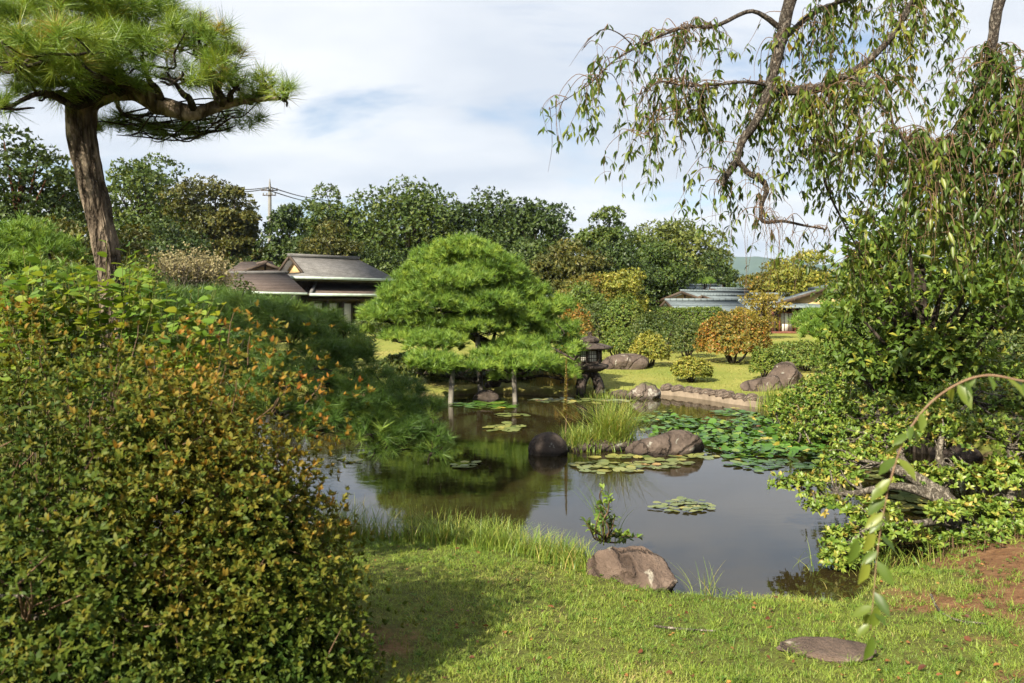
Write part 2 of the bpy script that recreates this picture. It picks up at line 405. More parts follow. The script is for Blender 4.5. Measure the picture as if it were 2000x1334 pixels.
M['mortar'] = plain_mat('mortar', (.12, .095, .07), (.22, .175, .13), 6, .9, .1, .01)
M['paper'] = plain_mat('paper', (.68, .67, .60), (.78, .77, .70), 5, .9, .1, .0)
M['curtain'] = plain_mat('curtain', (.45, .44, .40), (.75, .74, .70), 9, .9, .1, .01, (1.6, 1.6, .05))
M['dark_wood'] = plain_mat('dark_wood', (.03, .021, .015), (.07, .048, .032), 8, .7, .3, .003, (1, 1, .2))
M['red_wood'] = plain_mat('red_wood', (.085, .028, .017), (.15, .055, .032), 8, .7, .3, .003, (1, 1, .2))
M['tan_plaster'] = plain_mat('tan_plaster', (.42, .29, .14), (.55, .38, .20), 3, .9, .1, .002)
M['copper'] = plain_mat('copper', (.26, .33, .29), (.46, .52, .46), 3.5, .6, .3, .002, (1, 1, 1))
M['concrete'] = plain_mat('concrete', (.15, .145, .14), (.22, .215, .20), 2, .85, .2, .002)
M['cable'] = plain_mat('cable', (.015, .015, .016), (.03, .03, .032), 2, .6, .3, .0)
def shingle_mat(name, c0, c1, c2, rows, cols):
    m, t = new_mat(name)
    tcn = node(t, 'ShaderNodeTexCoord'); sp = node(t, 'ShaderNodeSeparateXYZ'); t.links.new(tcn.outputs['Object'], sp.inputs[0])
    ad = node(t, 'ShaderNodeMath', operation='ADD'); t.links.new(sp.outputs[0], ad.inputs[0]); t.links.new(sp.outputs[1], ad.inputs[1])
    cb = node(t, 'ShaderNodeCombineXYZ')
    t.links.new(ad.outputs[0], cb.inputs[0]); t.links.new(sp.outputs[2], cb.inputs[1])
    br = node(t, 'ShaderNodeTexBrick'); t.links.new(cb.outputs[0], br.inputs['Vector'])
    br.inputs['Scale'].default_value = 1.0; br.inputs['Brick Width'].default_value = cols; br.inputs['Row Height'].default_value = rows
    br.inputs['Mortar Size'].default_value = rows * .07; br.inputs['Color1'].default_value = (*c0, 1); br.inputs['Color2'].default_value = (*c1, 1); br.inputs['Mortar'].default_value = (*c2, 1)
    n = tex_noise(t, tcn.outputs['Object'], 2.5, 7, .65)
    c = mixc(t, .5, br.outputs[0], ramp(t, n, [(.25, (.55, .5, .45)), (.75, (1.4, 1.35, 1.3))]), 'MULTIPLY')
    finish(t, c, .85, .2, br.outputs[1], .02, -.6)
    return m
M['shingle'] = shingle_mat('shingle', (.145, .143, .143), (.10, .099, .099), (.045, .043, .042), .055, .33)
M['shingle_warm'] = shingle_mat('shingle_warm', (.10, .078, .068), (.066, .05, .044), (.03, .022, .017), .055, .33)
M['tin'] = shingle_mat('tin', (.15, .185, .20), (.12, .15, .165), (.07, .09, .10), .5, .42)

# ------------------------------------------------------------------ terrain: ground and pond
pond_px = [(300, 1060), (560, 1055), (690, 1050), (830, 1066), (1000, 1072), (1110, 1096), (1190, 1120), (1330, 1168), (1480, 1170), (1640, 1166), (1740, 1122), (1860, 1062)]
pond = [W0(x, y)[:2] for x, y in pond_px]
pond += [np.array(p) for p in [(4.9, 7.6), (5.9, 8.8), (6.2, 10.6), (5.9, 12.6), (5.7, 14.6)]]
pond += [W0(x, y)[:2] for x, y in [(1492, 795), (1440, 789), (1385, 780), (1330, 773), (1285, 769), (1230, 772), (1165, 772), (1100, 775), (1030, 772), (950, 768), (870, 775), (820, 772), (760, 768), (660, 776)]]
pond += [np.array(p) for p in [(-5.6, 16.6), (-6.6, 14), (-6.8, 11), (-6.0, 8.6)]]
pond = np.array(pond)
def pond_sd(x, y):
    """signed distance to the pond outline, positive on land"""
    p = np.stack([x, y], -1); best = np.full(x.shape, 1e9); inside = np.zeros(x.shape, bool)
    n = len(pond)
    for i in range(n):
        a, b = pond[i], pond[(i + 1) % n]
        ab = b - a; ap = p - a
        t = np.clip((ap @ ab) / (ab @ ab), 0, 1)
        d = np.linalg.norm(ap - t[..., None] * ab, axis=-1); best = np.minimum(best, d)
        c = ((a[1] > y) != (b[1] > y)) & (x < (b[0] - a[0]) * (y - a[1]) / (b[1] - a[1] + 1e-12) + a[0])
        inside ^= c
    return np.where(inside, -best, best)
def sst(a, b, x):
    t = np.clip((x - a) / (b - a), 0, 1); return t * t * (3 - 2 * t)
def ground_z(x, y):
    x = np.asarray(x, float); y = np.asarray(y, float)
    s = pond_sd(x, y)
    s = s + .07 * np.sin(x * 4.1 + y * 2.2) * np.sin(y * 3.7 - x * 1.3) + .04 * np.sin(x * 9 + 1) * np.sin(y * 8)
    near = 1 - sst(7.0, 9.0, y)
    far_z = .12 + .024 * np.clip(s, 0, 21) + .02 * np.sin(x * .9) * np.sin(y * .7 + 1)
    near_z = .05 + .10 * np.clip(s, 0, 3.2) + .05 * sst(2.4, 4.4, x) * np.clip(s, 0, 2) * 2
    z = np.where(s > 0, far_z * (1 - near) + near_z * near, 0)
    edge = sst(0, .16, s)
    zi = -.05 - .6 * sst(0, 1.2, -s)
    z = np.where(s > 0, z * edge - .05 * (1 - edge), zi)
    p = np.stack([x, y, np.zeros_like(x)], -1)
    return z + np.where(s > 0, .012, 0) * fnoise(p, 3.0)
def gz(x, y): return float(ground_z(np.array([x]), np.array([y]))[0])
gx = np.concatenate([-np.geomspace(8, 6000, 40)[::-1], np.arange(-7.9, 9.0, .125), np.geomspace(9.1, 6000, 40)])
gy = np.concatenate([-np.geomspace(1, 400, 12)[::-1], np.arange(-.5, 22, .125), np.geomspace(22.2, 8000, 60)])
GX, GY = np.meshgrid(gx, gy)
GZ = ground_z(GX, GY)
nx, ny = len(gx), len(gy)
ii, jj = np.meshgrid(np.arange(ny - 1), np.arange(nx - 1), indexing='ij')
gq = np.stack([ii * nx + jj, ii * nx + jj + 1, (ii + 1) * nx + jj + 1, (ii + 1) * nx + jj], -1).reshape(-1, 4)
GS = pond_sd(GX, GY)
def mud_mask(x, y):
    p = np.stack([x, y, 0 * x], -1)
    n = fnoise(p, 2.2, 3.0) * .55 + fnoise(p, 6, 1.0) * .3
    a = sst(2.3, 3.5, x + n * 1.1) * (1 - sst(6.6, 7.6, y))
    b = .55 * np.exp(-((x + .75) ** 2 / .25 + (y - 4.1) ** 2 / .25))
    c = .5 * sst(.55, .95, n) * (1 - sst(6, 7, y))
    return np.clip(np.maximum(np.maximum(a, b), c), 0, 1)
GM = mud_mask(GX, GY)
def ground_material():
    m, t = new_mat('ground')
    g = node(t, 'ShaderNodeNewGeometry'); v = g.outputs['Position']
    n1_ = tex_noise(t, v, .35, 5, .6); n2_ = tex_noise(t, v, 9, 8, .7); n3_ = tex_noise(t, v, 45, 4, .6)
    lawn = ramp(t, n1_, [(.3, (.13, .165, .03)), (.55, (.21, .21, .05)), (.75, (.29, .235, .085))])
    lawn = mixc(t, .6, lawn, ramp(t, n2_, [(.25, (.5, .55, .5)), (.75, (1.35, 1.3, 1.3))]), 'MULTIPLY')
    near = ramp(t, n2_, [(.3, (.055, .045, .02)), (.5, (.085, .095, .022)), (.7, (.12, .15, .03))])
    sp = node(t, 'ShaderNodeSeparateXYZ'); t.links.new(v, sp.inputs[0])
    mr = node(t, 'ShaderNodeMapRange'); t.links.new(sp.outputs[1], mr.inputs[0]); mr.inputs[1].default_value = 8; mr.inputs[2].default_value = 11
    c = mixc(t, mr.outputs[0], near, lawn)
    soil = ramp(t, n2_, [(.25, (.06, .032, .017)), (.5, (.135, .072, .036)), (.78, (.22, .13, .07))])
    at = node(t, 'ShaderNodeAttribute', attribute_name='mud')
    ma = node(t, 'ShaderNodeMath', operation='MULTIPLY_ADD'); t.links.new(n2_, ma.inputs[0]); ma.inputs[1].default_value = 1.0; ma.inputs[2].default_value = -.5
    ad = node(t, 'ShaderNodeMath', operation='ADD', use_clamp=True); t.links.new(at.outputs['Fac'], ad.inputs[0]); t.links.new(ma.outputs[0], ad.inputs[1])
    rm = node(t, 'ShaderNodeMapRange'); t.links.new(ad.outputs[0], rm.inputs[0]); rm.inputs[1].default_value = .3; rm.inputs[2].default_value = .6
    c = mixc(t, rm.outputs[0], c, soil)
    bd = node(t, 'ShaderNodeAttribute', attribute_name='bank')
    c = mixc(t, bd.outputs['Fac'], c, ramp(t, n2_, [(.3, (.06, .04, .025)), (.7, (.16, .11, .07))]))
    hm = node(t, 'ShaderNodeMath', operation='MULTIPLY_ADD'); t.links.new(n3_, hm.inputs[0]); hm.inputs[1].default_value = .5; t.links.new(n2_, hm.inputs[2])
    finish(t, c, .95, .1, hm.outputs[0], .03, .8)
    return m
bank = 1 - sst(.02, .16, GS)
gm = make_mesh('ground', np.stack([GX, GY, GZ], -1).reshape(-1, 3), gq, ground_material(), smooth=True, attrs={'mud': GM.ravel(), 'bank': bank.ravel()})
tag(obj('ground', gm), None, None, kind='structure')

def water_material():
    m, t = new_mat('water')
    g = node(t, 'ShaderNodeNewGeometry'); v = g.outputs['Position']
    mp_ = node(t, 'ShaderNodeMapping'); t.links.new(v, mp_.inputs[0]); mp_.inputs['Scale'].default_value = (1.0, 2.6, 1)
    a = tex_noise(t, mp_.outputs[0], 2.6, 3, .5, .3); b = tex_noise(t, mp_.outputs[0], 11, 2, .5)
    patch = tex_noise(t, v, .28, 2, .5)
    pr = node(t, 'ShaderNodeMapRange'); t.links.new(patch, pr.inputs[0]); pr.inputs[1].default_value = .42; pr.inputs[2].default_value = .62; pr.inputs[3].default_value = .12
    ad = node(t, 'ShaderNodeMath', operation='MULTIPLY_ADD'); t.links.new(b, ad.inputs[0]); ad.inputs[1].default_value = .22; t.links.new(a, ad.inputs[2])
    mu = node(t, 'ShaderNodeMath', operation='MULTIPLY'); t.links.new(ad.outputs[0], mu.inputs[0]); t.links.new(pr.outputs[0], mu.inputs[1])
    bs = node(t, 'ShaderNodeBsdfPrincipled')
    t.links.new(ramp(t, tex_noise(t, v, .5, 4, .6), [(.35, (.013, .010, .004)), (.7, (.026, .020, .008))]), bs.inputs['Base Color'])
    bs.inputs['Roughness'].default_value = .012; bs.inputs['IOR'].default_value = 1.42; bs.inputs['Specular IOR Level'].default_value = .5
    bn = node(t, 'ShaderNodeBump'); bn.inputs['Distance'].default_value = .009; bn.inputs['Strength'].default_value = .3
    t.links.new(mu.outputs[0], bn.inputs['Height']); t.links.new(bn.outputs[0], bs.inputs['Normal'])
    o = node(t, 'ShaderNodeOutputMaterial'); t.links.new(bs.outputs[0], o.inputs[0])
    return m
wV = np.array([[-9, 3, 0], [9, 3, 0], [9, 21, 0], [-9, 21, 0]], float)
tag(obj('pond_water', make_mesh('pond_water', wV, np.array([[0, 1, 2, 3]]), water_material())), None, None, kind='structure')

# distant hills on the horizon
hx = np.linspace(-2600, 3400, 240); hyy = np.linspace(3600, 5200, 14)
HX, HY = np.meshgrid(hx, hyy)
prof = 215 + 70 * np.exp(-((HX - 1700) / 600) ** 2) + 30 * np.sin(HX * .0021 + 1) + 16 * np.sin(HX * .0063) + 8 * np.sin(HX * .017) + 4 * np.sin(HX * .043)
HZ = np.maximum(prof, 20) * np.sin(np.clip((HY - 3600) / 1600, 0, 1) * math.pi) ** .8 * (1 + .12 * np.sin(HX * .01 + HY * .006)) - 6
i2, j2 = np.meshgrid(np.arange(len(hyy) - 1), np.arange(len(hx) - 1), indexing='ij'); hn = len(hx)
hq = np.stack([i2 * hn + j2, i2 * hn + j2 + 1, (i2 + 1) * hn + j2 + 1, (i2 + 1) * hn + j2], -1).reshape(-1, 4)
M['hill'] = plain_mat('hill', (.022, .042, .016), (.05, .075, .028), .02, .95, .05, .0)
tag(obj('hill', make_mesh('hill', np.stack([HX, HY, HZ], -1).reshape(-1, 3), hq, M['hill'], smooth=True)), None, None, kind='structure')

# ------------------------------------------------------------------ foliage builders
def choose_parts(pos, sc, X, Z, n, centre=None, minpx=0):
    """indices of the n pieces that show largest in the photo"""
    d = pos[:, 1]
    px = 1000 + pos[:, 0] / np.maximum(d, .1) * F; py = 600 - (pos[:, 2] - H) / np.maximum(d, .1) * F
    inside = (px > 15) & (px < 1985) & (py > 15) & (py < 1320) & (d > .5)
    view = nrm(pos - np.array([0, 0, H]))
    face = np.abs(np.sum(nrm(Z) * view, -1))
    score = sc / d * (.45 + face)
    if centre is not None:
        out = np.sum((pos - centre) * -view, -1)
        score = score * (1 + .9 * np.tanh(out / (np.std(out) + 1e-6)))
    score = np.where(inside, score * (.75 + .5 * rng.random(len(pos))), -1)
    idx = np.argsort(-score)[:n]
    return idx[score[idx] > 0]
def leafset(th, tmpl, pos, X, Z, sc, rnd, mat, stuff_name, parts=0, part_name='leaf', parent=None, centre=None):
    tV, tF = tmpl
    sc = np.broadcast_to(np.asarray(sc, float), (len(pos),)).copy()
    keep = np.ones(len(pos), bool)
    if parts:
        idx = choose_parts(pos, sc, X, Z, parts, centre)
        keep[idx] = False
        bins = [make_mesh(part_name, tV, tF, mat, np.full(len(tV), (k + .5) / 8)) for k in range(8)]
        x = nrm(X[idx]); y = nrm(np.cross(Z[idx], x)); z = np.cross(x, y)
        pb = th.base if parent is None else th.base + np.array(parent.location)
        for q, i in enumerate(idx):
            o = bpy.data.objects.new(part_name, bins[min(7, int(rnd[i] * 8))]); COL.objects.link(o)
            o.parent = parent or th.e
            l = pos[i] - pb; s = sc[i]
            o.matrix_basis = Matrix(((x[q][0] * s, y[q][0] * s, z[q][0] * s, l[0]), (x[q][1] * s, y[q][1] * s, z[q][1] * s, l[1]), (x[q][2] * s, y[q][2] * s, z[q][2] * s, l[2]), (0, 0, 0, 1)))
    if keep.any():
        V, Fa, r = scatter(tV, tF, pos[keep], X[keep], Z[keep], sc[keep], rnd[keep])
        o = th.part(stuff_name, V, Fa, mat, r, parent=parent)
        if parts: o['kind'] = 'stuff'
def sprigs(pos, axis, k, lo, hi, size, jit=.3):
    """k leaves round each shoot tip; returns leaf pos, direction, normal, size"""
    n = len(pos)
    ax = np.repeat(nrm(axis), k, 0); ps = np.repeat(pos, k, 0)
    th = np.radians(lo + (hi - lo) * rng.random(n * k))
    r = rand_dir(n * k); perp = nrm(r - ax * np.sum(r * ax, -1, keepdims=True))
    d = ax * np.cos(th)[:, None] + perp * np.sin(th)[:, None]
    nr = nrm(ax * np.sin(th)[:, None] - perp * np.cos(th)[:, None] + rand_dir(n * k) * jit)
    s = np.repeat(np.asarray(size, float) * np.ones(n), k) * (.65 + .6 * rng.random(n * k))
    return ps, d, nr, s
def shell(c, rad, n, inner=.7, lump=.18, lsc=3.0, seed=0.0, zmin=-.4, power=2.0):
    """points through the outer layer of a lumpy dome, with outward normals"""
    d = rand_dir(int(n * 2.2)); d = d[d[:, 2] > zmin][:n]
    if power != 2.0:
        k = (np.abs(d) ** power).sum(-1, keepdims=True) ** (1 / power); dd = d / k
    else: dd = d
    r = (1 + lump * fnoise(d, lsc, seed) + .5 * lump * fnoise(d, lsc * 2.3, seed + 4)) * (1 - (1 - inner) * rng.random(len(d)) ** 1.6)
    p = np.array(c) + dd * np.array(rad) * r[:, None]
    nn = nrm(d / np.array(rad))
    return p, nn, r
def ground_thing(px, D):
    x = (px - 1000) / F * D
    return np.array([x, D, gz(x, D)])
def shrub(name, label, cat, px, top, bottom, wpx, D, mat, n, leaf, depth=None, group=None, zmin=-.35, lump=.16, k=5, seed=None, inner=.72, tmpl=LEAF2, lsc=3.2, stem=True, power=2.2, asp=None):
    seed = rng.random() * 50 if seed is None else seed
    b = ground_thing(px, D)
    ztop = H - (top - 600) / F * D
    rx = wpx / 2 / F * D; ry = depth or rx
    hgt = max(ztop - b[2], .25)
    th = Thing(name, label, cat, b, group)
    c = b + np.array([0, 0, hgt * .42]); rad = (rx, ry, hgt * .58)
    p, nn, r = shell(c, rad, n, inner, lump, lsc, seed, zmin, power)
    p[:, 2] = np.maximum(p[:, 2], b[2] + .02)
    ps, d, nr, s = sprigs(p, nn + np.array([0, 0, .5]) + .35 * rand_dir(len(p)), k, 25, 85, leaf)
    rn = np.clip(np.repeat(.25 + .5 * rng.random(len(p)), k) + .25 * rng.normal(size=len(ps)), 0, 1)
    leafset(th, tmpl, ps, d, nr, s, rn, mat, 'foliage')
    if stem:
        L = []
        for i in range(7):
            a = rng.random() * 6.28; q = c + np.array([math.cos(a) * rx * .6, math.sin(a) * ry * .6, hgt * (.0 + .4 * rng.random())])
            mid = b + (q - b) * .5 + np.array([0, 0, -.08 * hgt]) + rng.normal(size=3) * .05 * hgt
            rr = .025 * hgt + .012
            L.append(tube([b + np.array([math.cos(a), math.sin(a), 0]) * .05 - np.array([0, 0, .05]), mid, q], [rr, rr * .7, rr * .3], 5, 3))
        V, Fa, _ = tubes(L); th.part('stem', V, Fa, M['bark_far'])
    return th
def tree(label, px, top, wpx, D, mat, n=5200, leaf=.3, clumps=26, crown_lo=.3, seed=None, bark='bark_far', cat='tree', name='broadleaf_tree', lean=0.0, k=5, group=None, flat=.75, trunk_r=None, gap=.55, depth=None, tmpl=LEAF2, rmin=.26, rmax=.42, parts=0, inner=.5):
    seed = rng.random() * 99 if seed is None else seed
    if D > 35: n = int(n * 3.3); leaf *= .92; tmpl = LEAF1; wpx *= 1.22; clumps = int(clumps * 1.25); rmin, rmax = rmin * 1.05, rmax * 1.1
    b = ground_thing(px, D); ztop = H - (top - 600) / F * D
    hgt = ztop - b[2]; rx = wpx / 2 / F * D; ry = depth or rx * .9
    th = Thing(name, label, cat, b, group)
    zc_, rz = b[2] + hgt * (crown_lo + 1) / 2, hgt * (1 - crown_lo) / 2
    c0 = np.array([b[0] + lean, b[1], zc_])
    cl = []
    cr_ = min(rx, rz) * rmax * .9; cl.append((c0 + np.array([rng.normal() * rx * .15, 0, rz - cr_ * flat]), cr_))
    for i in range(clumps * 30):
        if len(cl) >= clumps: break
        d = rand_dir(1)[0]; rr = (.30 + .52 * rng.random() ** .6)
        q = c0 + d * np.array([rx, ry, rz]) * rr
        cr_ = min(rx, rz) * (rmin + (rmax - rmin) * rng.random())
        if q[2] + cr_ * .8 > ztop: q[2] = ztop - cr_ * .8
        if all(np.linalg.norm((q - e) / np.array([1, 1, .8])) > gap * (cr_ + f) for e, f in cl): cl.append((q, cr_))
    ps, ax = [], []
    tot = sum(f * f for _, f in cl)
    for q, f in cl:
        m = int(n / k * f * f / tot)
        p, nn, _ = shell(q, (f * 1.15, f * 1.15, f * flat), m, inner, .22, 3.0, rng.random() * 50, -.55)
        ps.append(p); ax.append(nn + np.array([0, 0, .35]))
    ps = np.concatenate(ps); ax = np.concatenate(ax) + .5 * rand_dir(len(ps))
    lp, d, nr, s = sprigs(ps, ax, k, 20, 95, leaf, .5)
    rn = np.clip(np.repeat(.2 + .55 * rng.random(len(ps)), k) + .18 * rng.normal(size=len(lp)), 0, 1)
    leafset(th, tmpl, lp, d, nr, s, rn, mat, 'crown', parts, centre=c0 if parts else None)
    tr = trunk_r or max(.10, hgt * .022)
    top_p = c0 + np.array([0, 0, rz * .55])
    L = [tube([b - np.array([0, 0, .2]), b + (c0 - b) * .5 + np.array([rng.normal() * .15, 0, 0]), c0, top_p], [tr * 1.25, tr, tr * .7, tr * .25], 8, 4)]
    for q, f in cl:
        t = np.clip((q[2] - b[2]) / hgt - .22, .2, .75)
        a = b + (top_p - b) * t
        m = (a + q) / 2 + np.array([0, 0, -.05 * hgt * rng.random()]) + rng.normal(size=3) * .06 * f
        L.append(tube([a, m, q + np.array([0, 0, -f * .2])], [tr * .5, tr * .3, tr * .1], 5, 3))
    V, Fa, _ = tubes(L); th.part('trunk', V, Fa, M[bark])
    return th

TUFT = [tuft_template(50, s, .015) for s in (1, 2, 3)]
TUFT_N = [tuft_template(64, s, .0115, 10, 85) for s in (4, 5, 6)]
TUFT_M = [tuft_template(24, s, .036, 6, 64) for s in (7, 8, 9)]
def pine_tufts(th, pads, dens, size, mat, tm, nparts, rn0=.45, under=.12, centre=None, clump=0, name='needles'):
    """pads: (centre, (rx, ry, rz)) flattened cushions carrying tufts on their upper side"""
    if clump:
        big, pads = pads, []
        for c, r in big:
            m = max(3, int(clump * (r[0] / .7) ** 1.2))
            d = rand_dir(m * 4); d = d[d[:, 2] > -.12][:m]
            for q in d:
                f = .36 + .2 * rng.random()
                pads.append((np.array(c) + q * np.array(r) * (1 - f * .6), (r[0] * f, r[1] * f, max(r[2] * f * 1.05, .08))))
    ps, ax = [], []
    for c, r in pads:
        area = math.pi * r[0] * r[1] * 1.5 + 3 * (r[0] + r[1]) * r[2]
        m = max(6, int(dens * area))
        p, nn, _ = shell(c, r, m, .78, .30, 4.6, rng.random() * 40, -.28)
        ps.append(p); ax.append(nn * .7 + np.array([0, 0, .85]))
        mu = int(m * under)
        p, nn, _ = shell(c, np.array(r) * .85, mu, .6, .1, 3, rng.random() * 40, -.9)
        ps.append(p); ax.append(nn * .9 + np.array([0, 0, .15]))
    ps = np.concatenate(ps); ax = nrm(np.concatenate(ax)) + .38 * rand_dir(len(ps))
    n = len(ps)
    sc = size * (.75 + .5 * rng.random(n)); rn = np.clip(rn0 + .27 * rng.normal(size=n), 0, 1)
    X = np.cross(ax, rand_dir(n))
    idx = choose_parts(ps, sc, X, ax, nparts, centre) if nparts else np.array([], int)
    keep = np.ones(n, bool); keep[idx] = False
    which = rng.integers(0, len(tm), n)
    L = []
    for w, (tV, tF) in enumerate(tm):
        sel = keep & (which == w)
        if sel.any(): L.append(scatter(tV, tF, ps[sel], X[sel], ax[sel], sc[sel], rn[sel]))
    V, Fa, r = merge(L)
    r = np.clip(r + np.repeat(rng.normal(size=len(r) // 3) * .08, 3), 0, 1)
    o = th.part(name, V, Fa, mat, r)
    if nparts:
        o['kind'] = 'stuff'
        bins = [[make_mesh('needle_tuft', tV, tF, mat, np.clip(np.full(len(tV), (k + .5) / 5) + np.repeat(rng.normal(size=len(tV) // 3) * .08, 3), 0, 1)) for k in range(5)] for tV, tF in tm]
        x = nrm(X[idx]); y = nrm(np.cross(ax[idx], x)); z = np.cross(x, y)
        for q, i in enumerate(idx):
            ob = bpy.data.objects.new('needle_tuft', bins[which[i]][min(4, int(rn[i] * 5))]); COL.objects.link(ob); ob.parent = th.e
            l = ps[i] - th.base; s = sc[i]
            ob.matrix_basis = Matrix(((x[q][0] * s, y[q][0] * s, z[q][0] * s, l[0]), (x[q][1] * s, y[q][1] * s, z[q][1] * s, l[1]), (x[q][2] * s, y[q][2] * s, z[q][2] * s, l[2]), (0, 0, 0, 1)))
    return ps
def limb_to(a, q, r0, r1, sag=.1, wig=.08):
    a = np.array(a, float); q = np.array(q, float); d = np.linalg.norm(q - a)
    m1 = a + (q - a) * .35 + rng.normal(size=3) * wig * d + np.array([0, 0, -sag * d])
    m2 = a + (q - a) * .7 + rng.normal(size=3) * wig * d + np.array([0, 0, -sag * d * .8])
    return tube([a, m1, m2, q], [r0, r0 * .8, (r0 + r1) / 2, r1], 6, 4)
def pads_px(lst, ry=1.0):
    """(px, py, D, half width px, half height px[, depth factor])"""
    out = []
    for e in lst:
        px, py, D, hw, hh = e[:5]; k = e[5] if len(e) > 5 else ry
        out.append((P(px, py, D), (hw / F * D, hw / F * D * k, hh / F * D)))
    return out

# ------------------------------------------------------------------ buildings
def beam(a, b, w, h):
    """box between two points, width w (horizontal), height h"""
    a = np.array(a, float); b = np.array(b, float); d = nrm(b - a)
    s = np.cross(d, [0, 0, 1.0]); s = nrm(s) if np.linalg.norm(s) > 1e-6 else np.array([1.0, 0, 0])
    u = np.cross(s, d)
    V = [p + s * w / 2 * i + u * h / 2 * j for p in (a, b) for i, j in ((-1, -1), (1, -1), (1, 1), (-1, 1))]
    return np.array(V), np.array([[0, 1, 2, 3], [7, 6, 5, 4], [0, 4, 5, 1], [1, 5, 6, 2], [2, 6, 7, 3], [3, 7, 4, 0]])
def add_window(th, u0, u1, v, z0, z1, frame_mat, pane_mat, bars=1, name='window'):
    L = [box(((u0 + u1) / 2, v, z0 + .03), (u1 - u0, .07, .06)), box(((u0 + u1) / 2, v, z1 - .03), (u1 - u0, .07, .06)),
         box((u0 + .03, v, (z0 + z1) / 2), (.06, .066, z1 - z0 - .12)), box((u1 - .03, v, (z0 + z1) / 2), (.06, .066, z1 - z0 - .12))]
    for i in range(bars):
        L.append(box((u0 + (u1 - u0) * (i + 1) / (bars + 1), v - .004, (z0 + z1) / 2), (.025, .05, z1 - z0 - .12)))
    V, Fa, _ = merge([(a, b, np.zeros(len(a))) for a, b in L])
    w = th.part(name, V, Fa, frame_mat, local=True)
    V, Fa = box(((u0 + u1) / 2, v + .02, (z0 + z1) / 2), (u1 - u0 - .12, .012, z1 - z0 - .12))
    th.part('pane', V, Fa, pane_mat, local=True, parent=w)
def gable_roof(th, apex, ang, length, half, drop, roof_mat, t=.1, over=.35, panel=True, ridge_mat=None):
    """roof whose ridge starts at the front apex (local coords) and runs back at angle ang (deg)"""
    a = np.array(apex, float); d = np.array([math.cos(math.radians(ang)), math.sin(math.radians(ang)), 0]); s = np.array([d[1], -d[0], 0])
    b = a + d * length; dn = np.array([0, 0, -drop])
    for sg in (1, -1):
        e = s * half * sg
        poly = [a, b, b + e + dn, a + e + dn] if sg > 0 else [b, a, a + e + dn, b + e + dn]
        poly = poly[::-1]
        V, Fs = prism(poly, t); th.part('roof_slope', V, Fs, roof_mat, local=True)
        V, Fs = beam(a + e + dn + np.array([0, 0, -.06]) - d * .02, a + np.array([0, 0, -.06]) - d * .02, .07, .17); th.part('bargeboard', V, Fs, M['dark_wood'], local=True)
    V, Fs = beam(a + np.array([0, 0, .05]) - d * .04, b + np.array([0, 0, .05]), .22, .16); th.part('ridge_cap', V, Fs, ridge_mat or roof_mat, local=True)
    if panel:
        q = a + d * over
        k = .9
        V, Fs = prism([q + np.array([0, 0, -t - .02]), q + (s * half + dn) * k + np.array([0, 0, -t]), q + (-s * half + dn) * k + np.array([0, 0, -t])], .0)
        tri = np.array([q + np.array([0, 0, -t - .02]), q + (s * half + dn) * k + np.array([0, 0, -t]), q + (-s * half + dn) * k + np.array([0, 0, -t])])
        V = np.concatenate([tri, tri + d * .06]); Fs = [np.array([0, 1, 2]), np.array([5, 4, 3]), np.array([0, 3, 4, 1]), np.array([1, 4, 5, 2]), np.array([2, 5, 3, 0])]
        th.part('gable_panel', V, Fs, M['tan_plaster'], local=True)
        V, Fs = beam(q - d * .03 + np.array([0, 0, -t - .04]), q - d * .03 + np.array([0, 0, -drop * k - t]), .09, .09) if drop > .4 else (None, None)
        if V is not None: th.part('gable_post', V, Fs, M['dark_wood'], local=True)
    return a, b, d, s

HB = np.array([-12.7, 45.0, .55]); HR = math.radians(42)
house = Thing('house', 'tea house with two-tiered shingle roof and pale copper eaves left of the central pine', 'house', HB, rz=HR)
L_, W_, ze, zr = 7.5, 4.2, 3.72 - .55, 5.05 - .55
gu, gv = 1.5, .55; zg = ze + (zr - ze) * gv / (W_ / 2); ur = L_ - 1.7
def slab(th, name, poly, t, mat):
    V, Fs = prism(poly, t); return th.part(name, V, Fs, mat, local=True)
slab(house, 'roof_slope', [(0, 0, ze), (L_, 0, ze), (ur, W_ / 2, zr), (gu - .3, W_ / 2, zr), (gu - .3, gv, zg), (gu, gv, zg)], .09, M['shingle'])
slab(house, 'roof_slope', [(L_, W_, ze), (0, W_, ze), (gu, W_ - gv, zg), (gu - .3, W_ - gv, zg), (gu - .3, W_ / 2, zr), (ur, W_ / 2, zr)], .09, M['shingle'])
slab(house, 'roof_hip', [(L_, 0, ze - .003), (L_, W_, ze - .003), (ur, W_ / 2, zr - .003)], .09, M['shingle'])
slab(house, 'roof_skirt', [(0, W_, ze - .003), (0, 0, ze - .003), (gu, gv, zg - .003), (gu, W_ - gv, zg - .003)], .09, M['shingle'])
for sg in (-1, 1):
    V, Fs = beam((gu - .34, W_ / 2 + sg * (W_ / 2 - gv + .1), zg - .08), (gu - .34, W_ / 2, zr - .02), .08, .16); house.part('bargeboard', V, Fs, M['dark_wood'], local=True)
tri = np.array([(gu + .1, gv + .1, zg), (gu + .1, W_ - gv - .1, zg), (gu + .1, W_ / 2, zr - .14)])
V = np.concatenate([tri, tri + np.array([.06, 0, 0])]); house.part('gable_panel', V, [np.array([0, 2, 1]), np.array([3, 4, 5]), np.array([0, 1, 4, 3]), np.array([1, 2, 5, 4]), np.array([2, 0, 3, 5])], M['tan_plaster'], local=True)
V, Fs = beam((gu - .4, W_ / 2, zr + .05), (ur + .1, W_ / 2, zr + .05), .26, .2); house.part('ridge_cap', V, Fs, M['shingle'], local=True)
V, Fs = box((L_ / 2, -.06, ze - .03), (L_ + .3, .30, .15)); house.part('eave_trim', V, Fs, M['copper'], local=True)
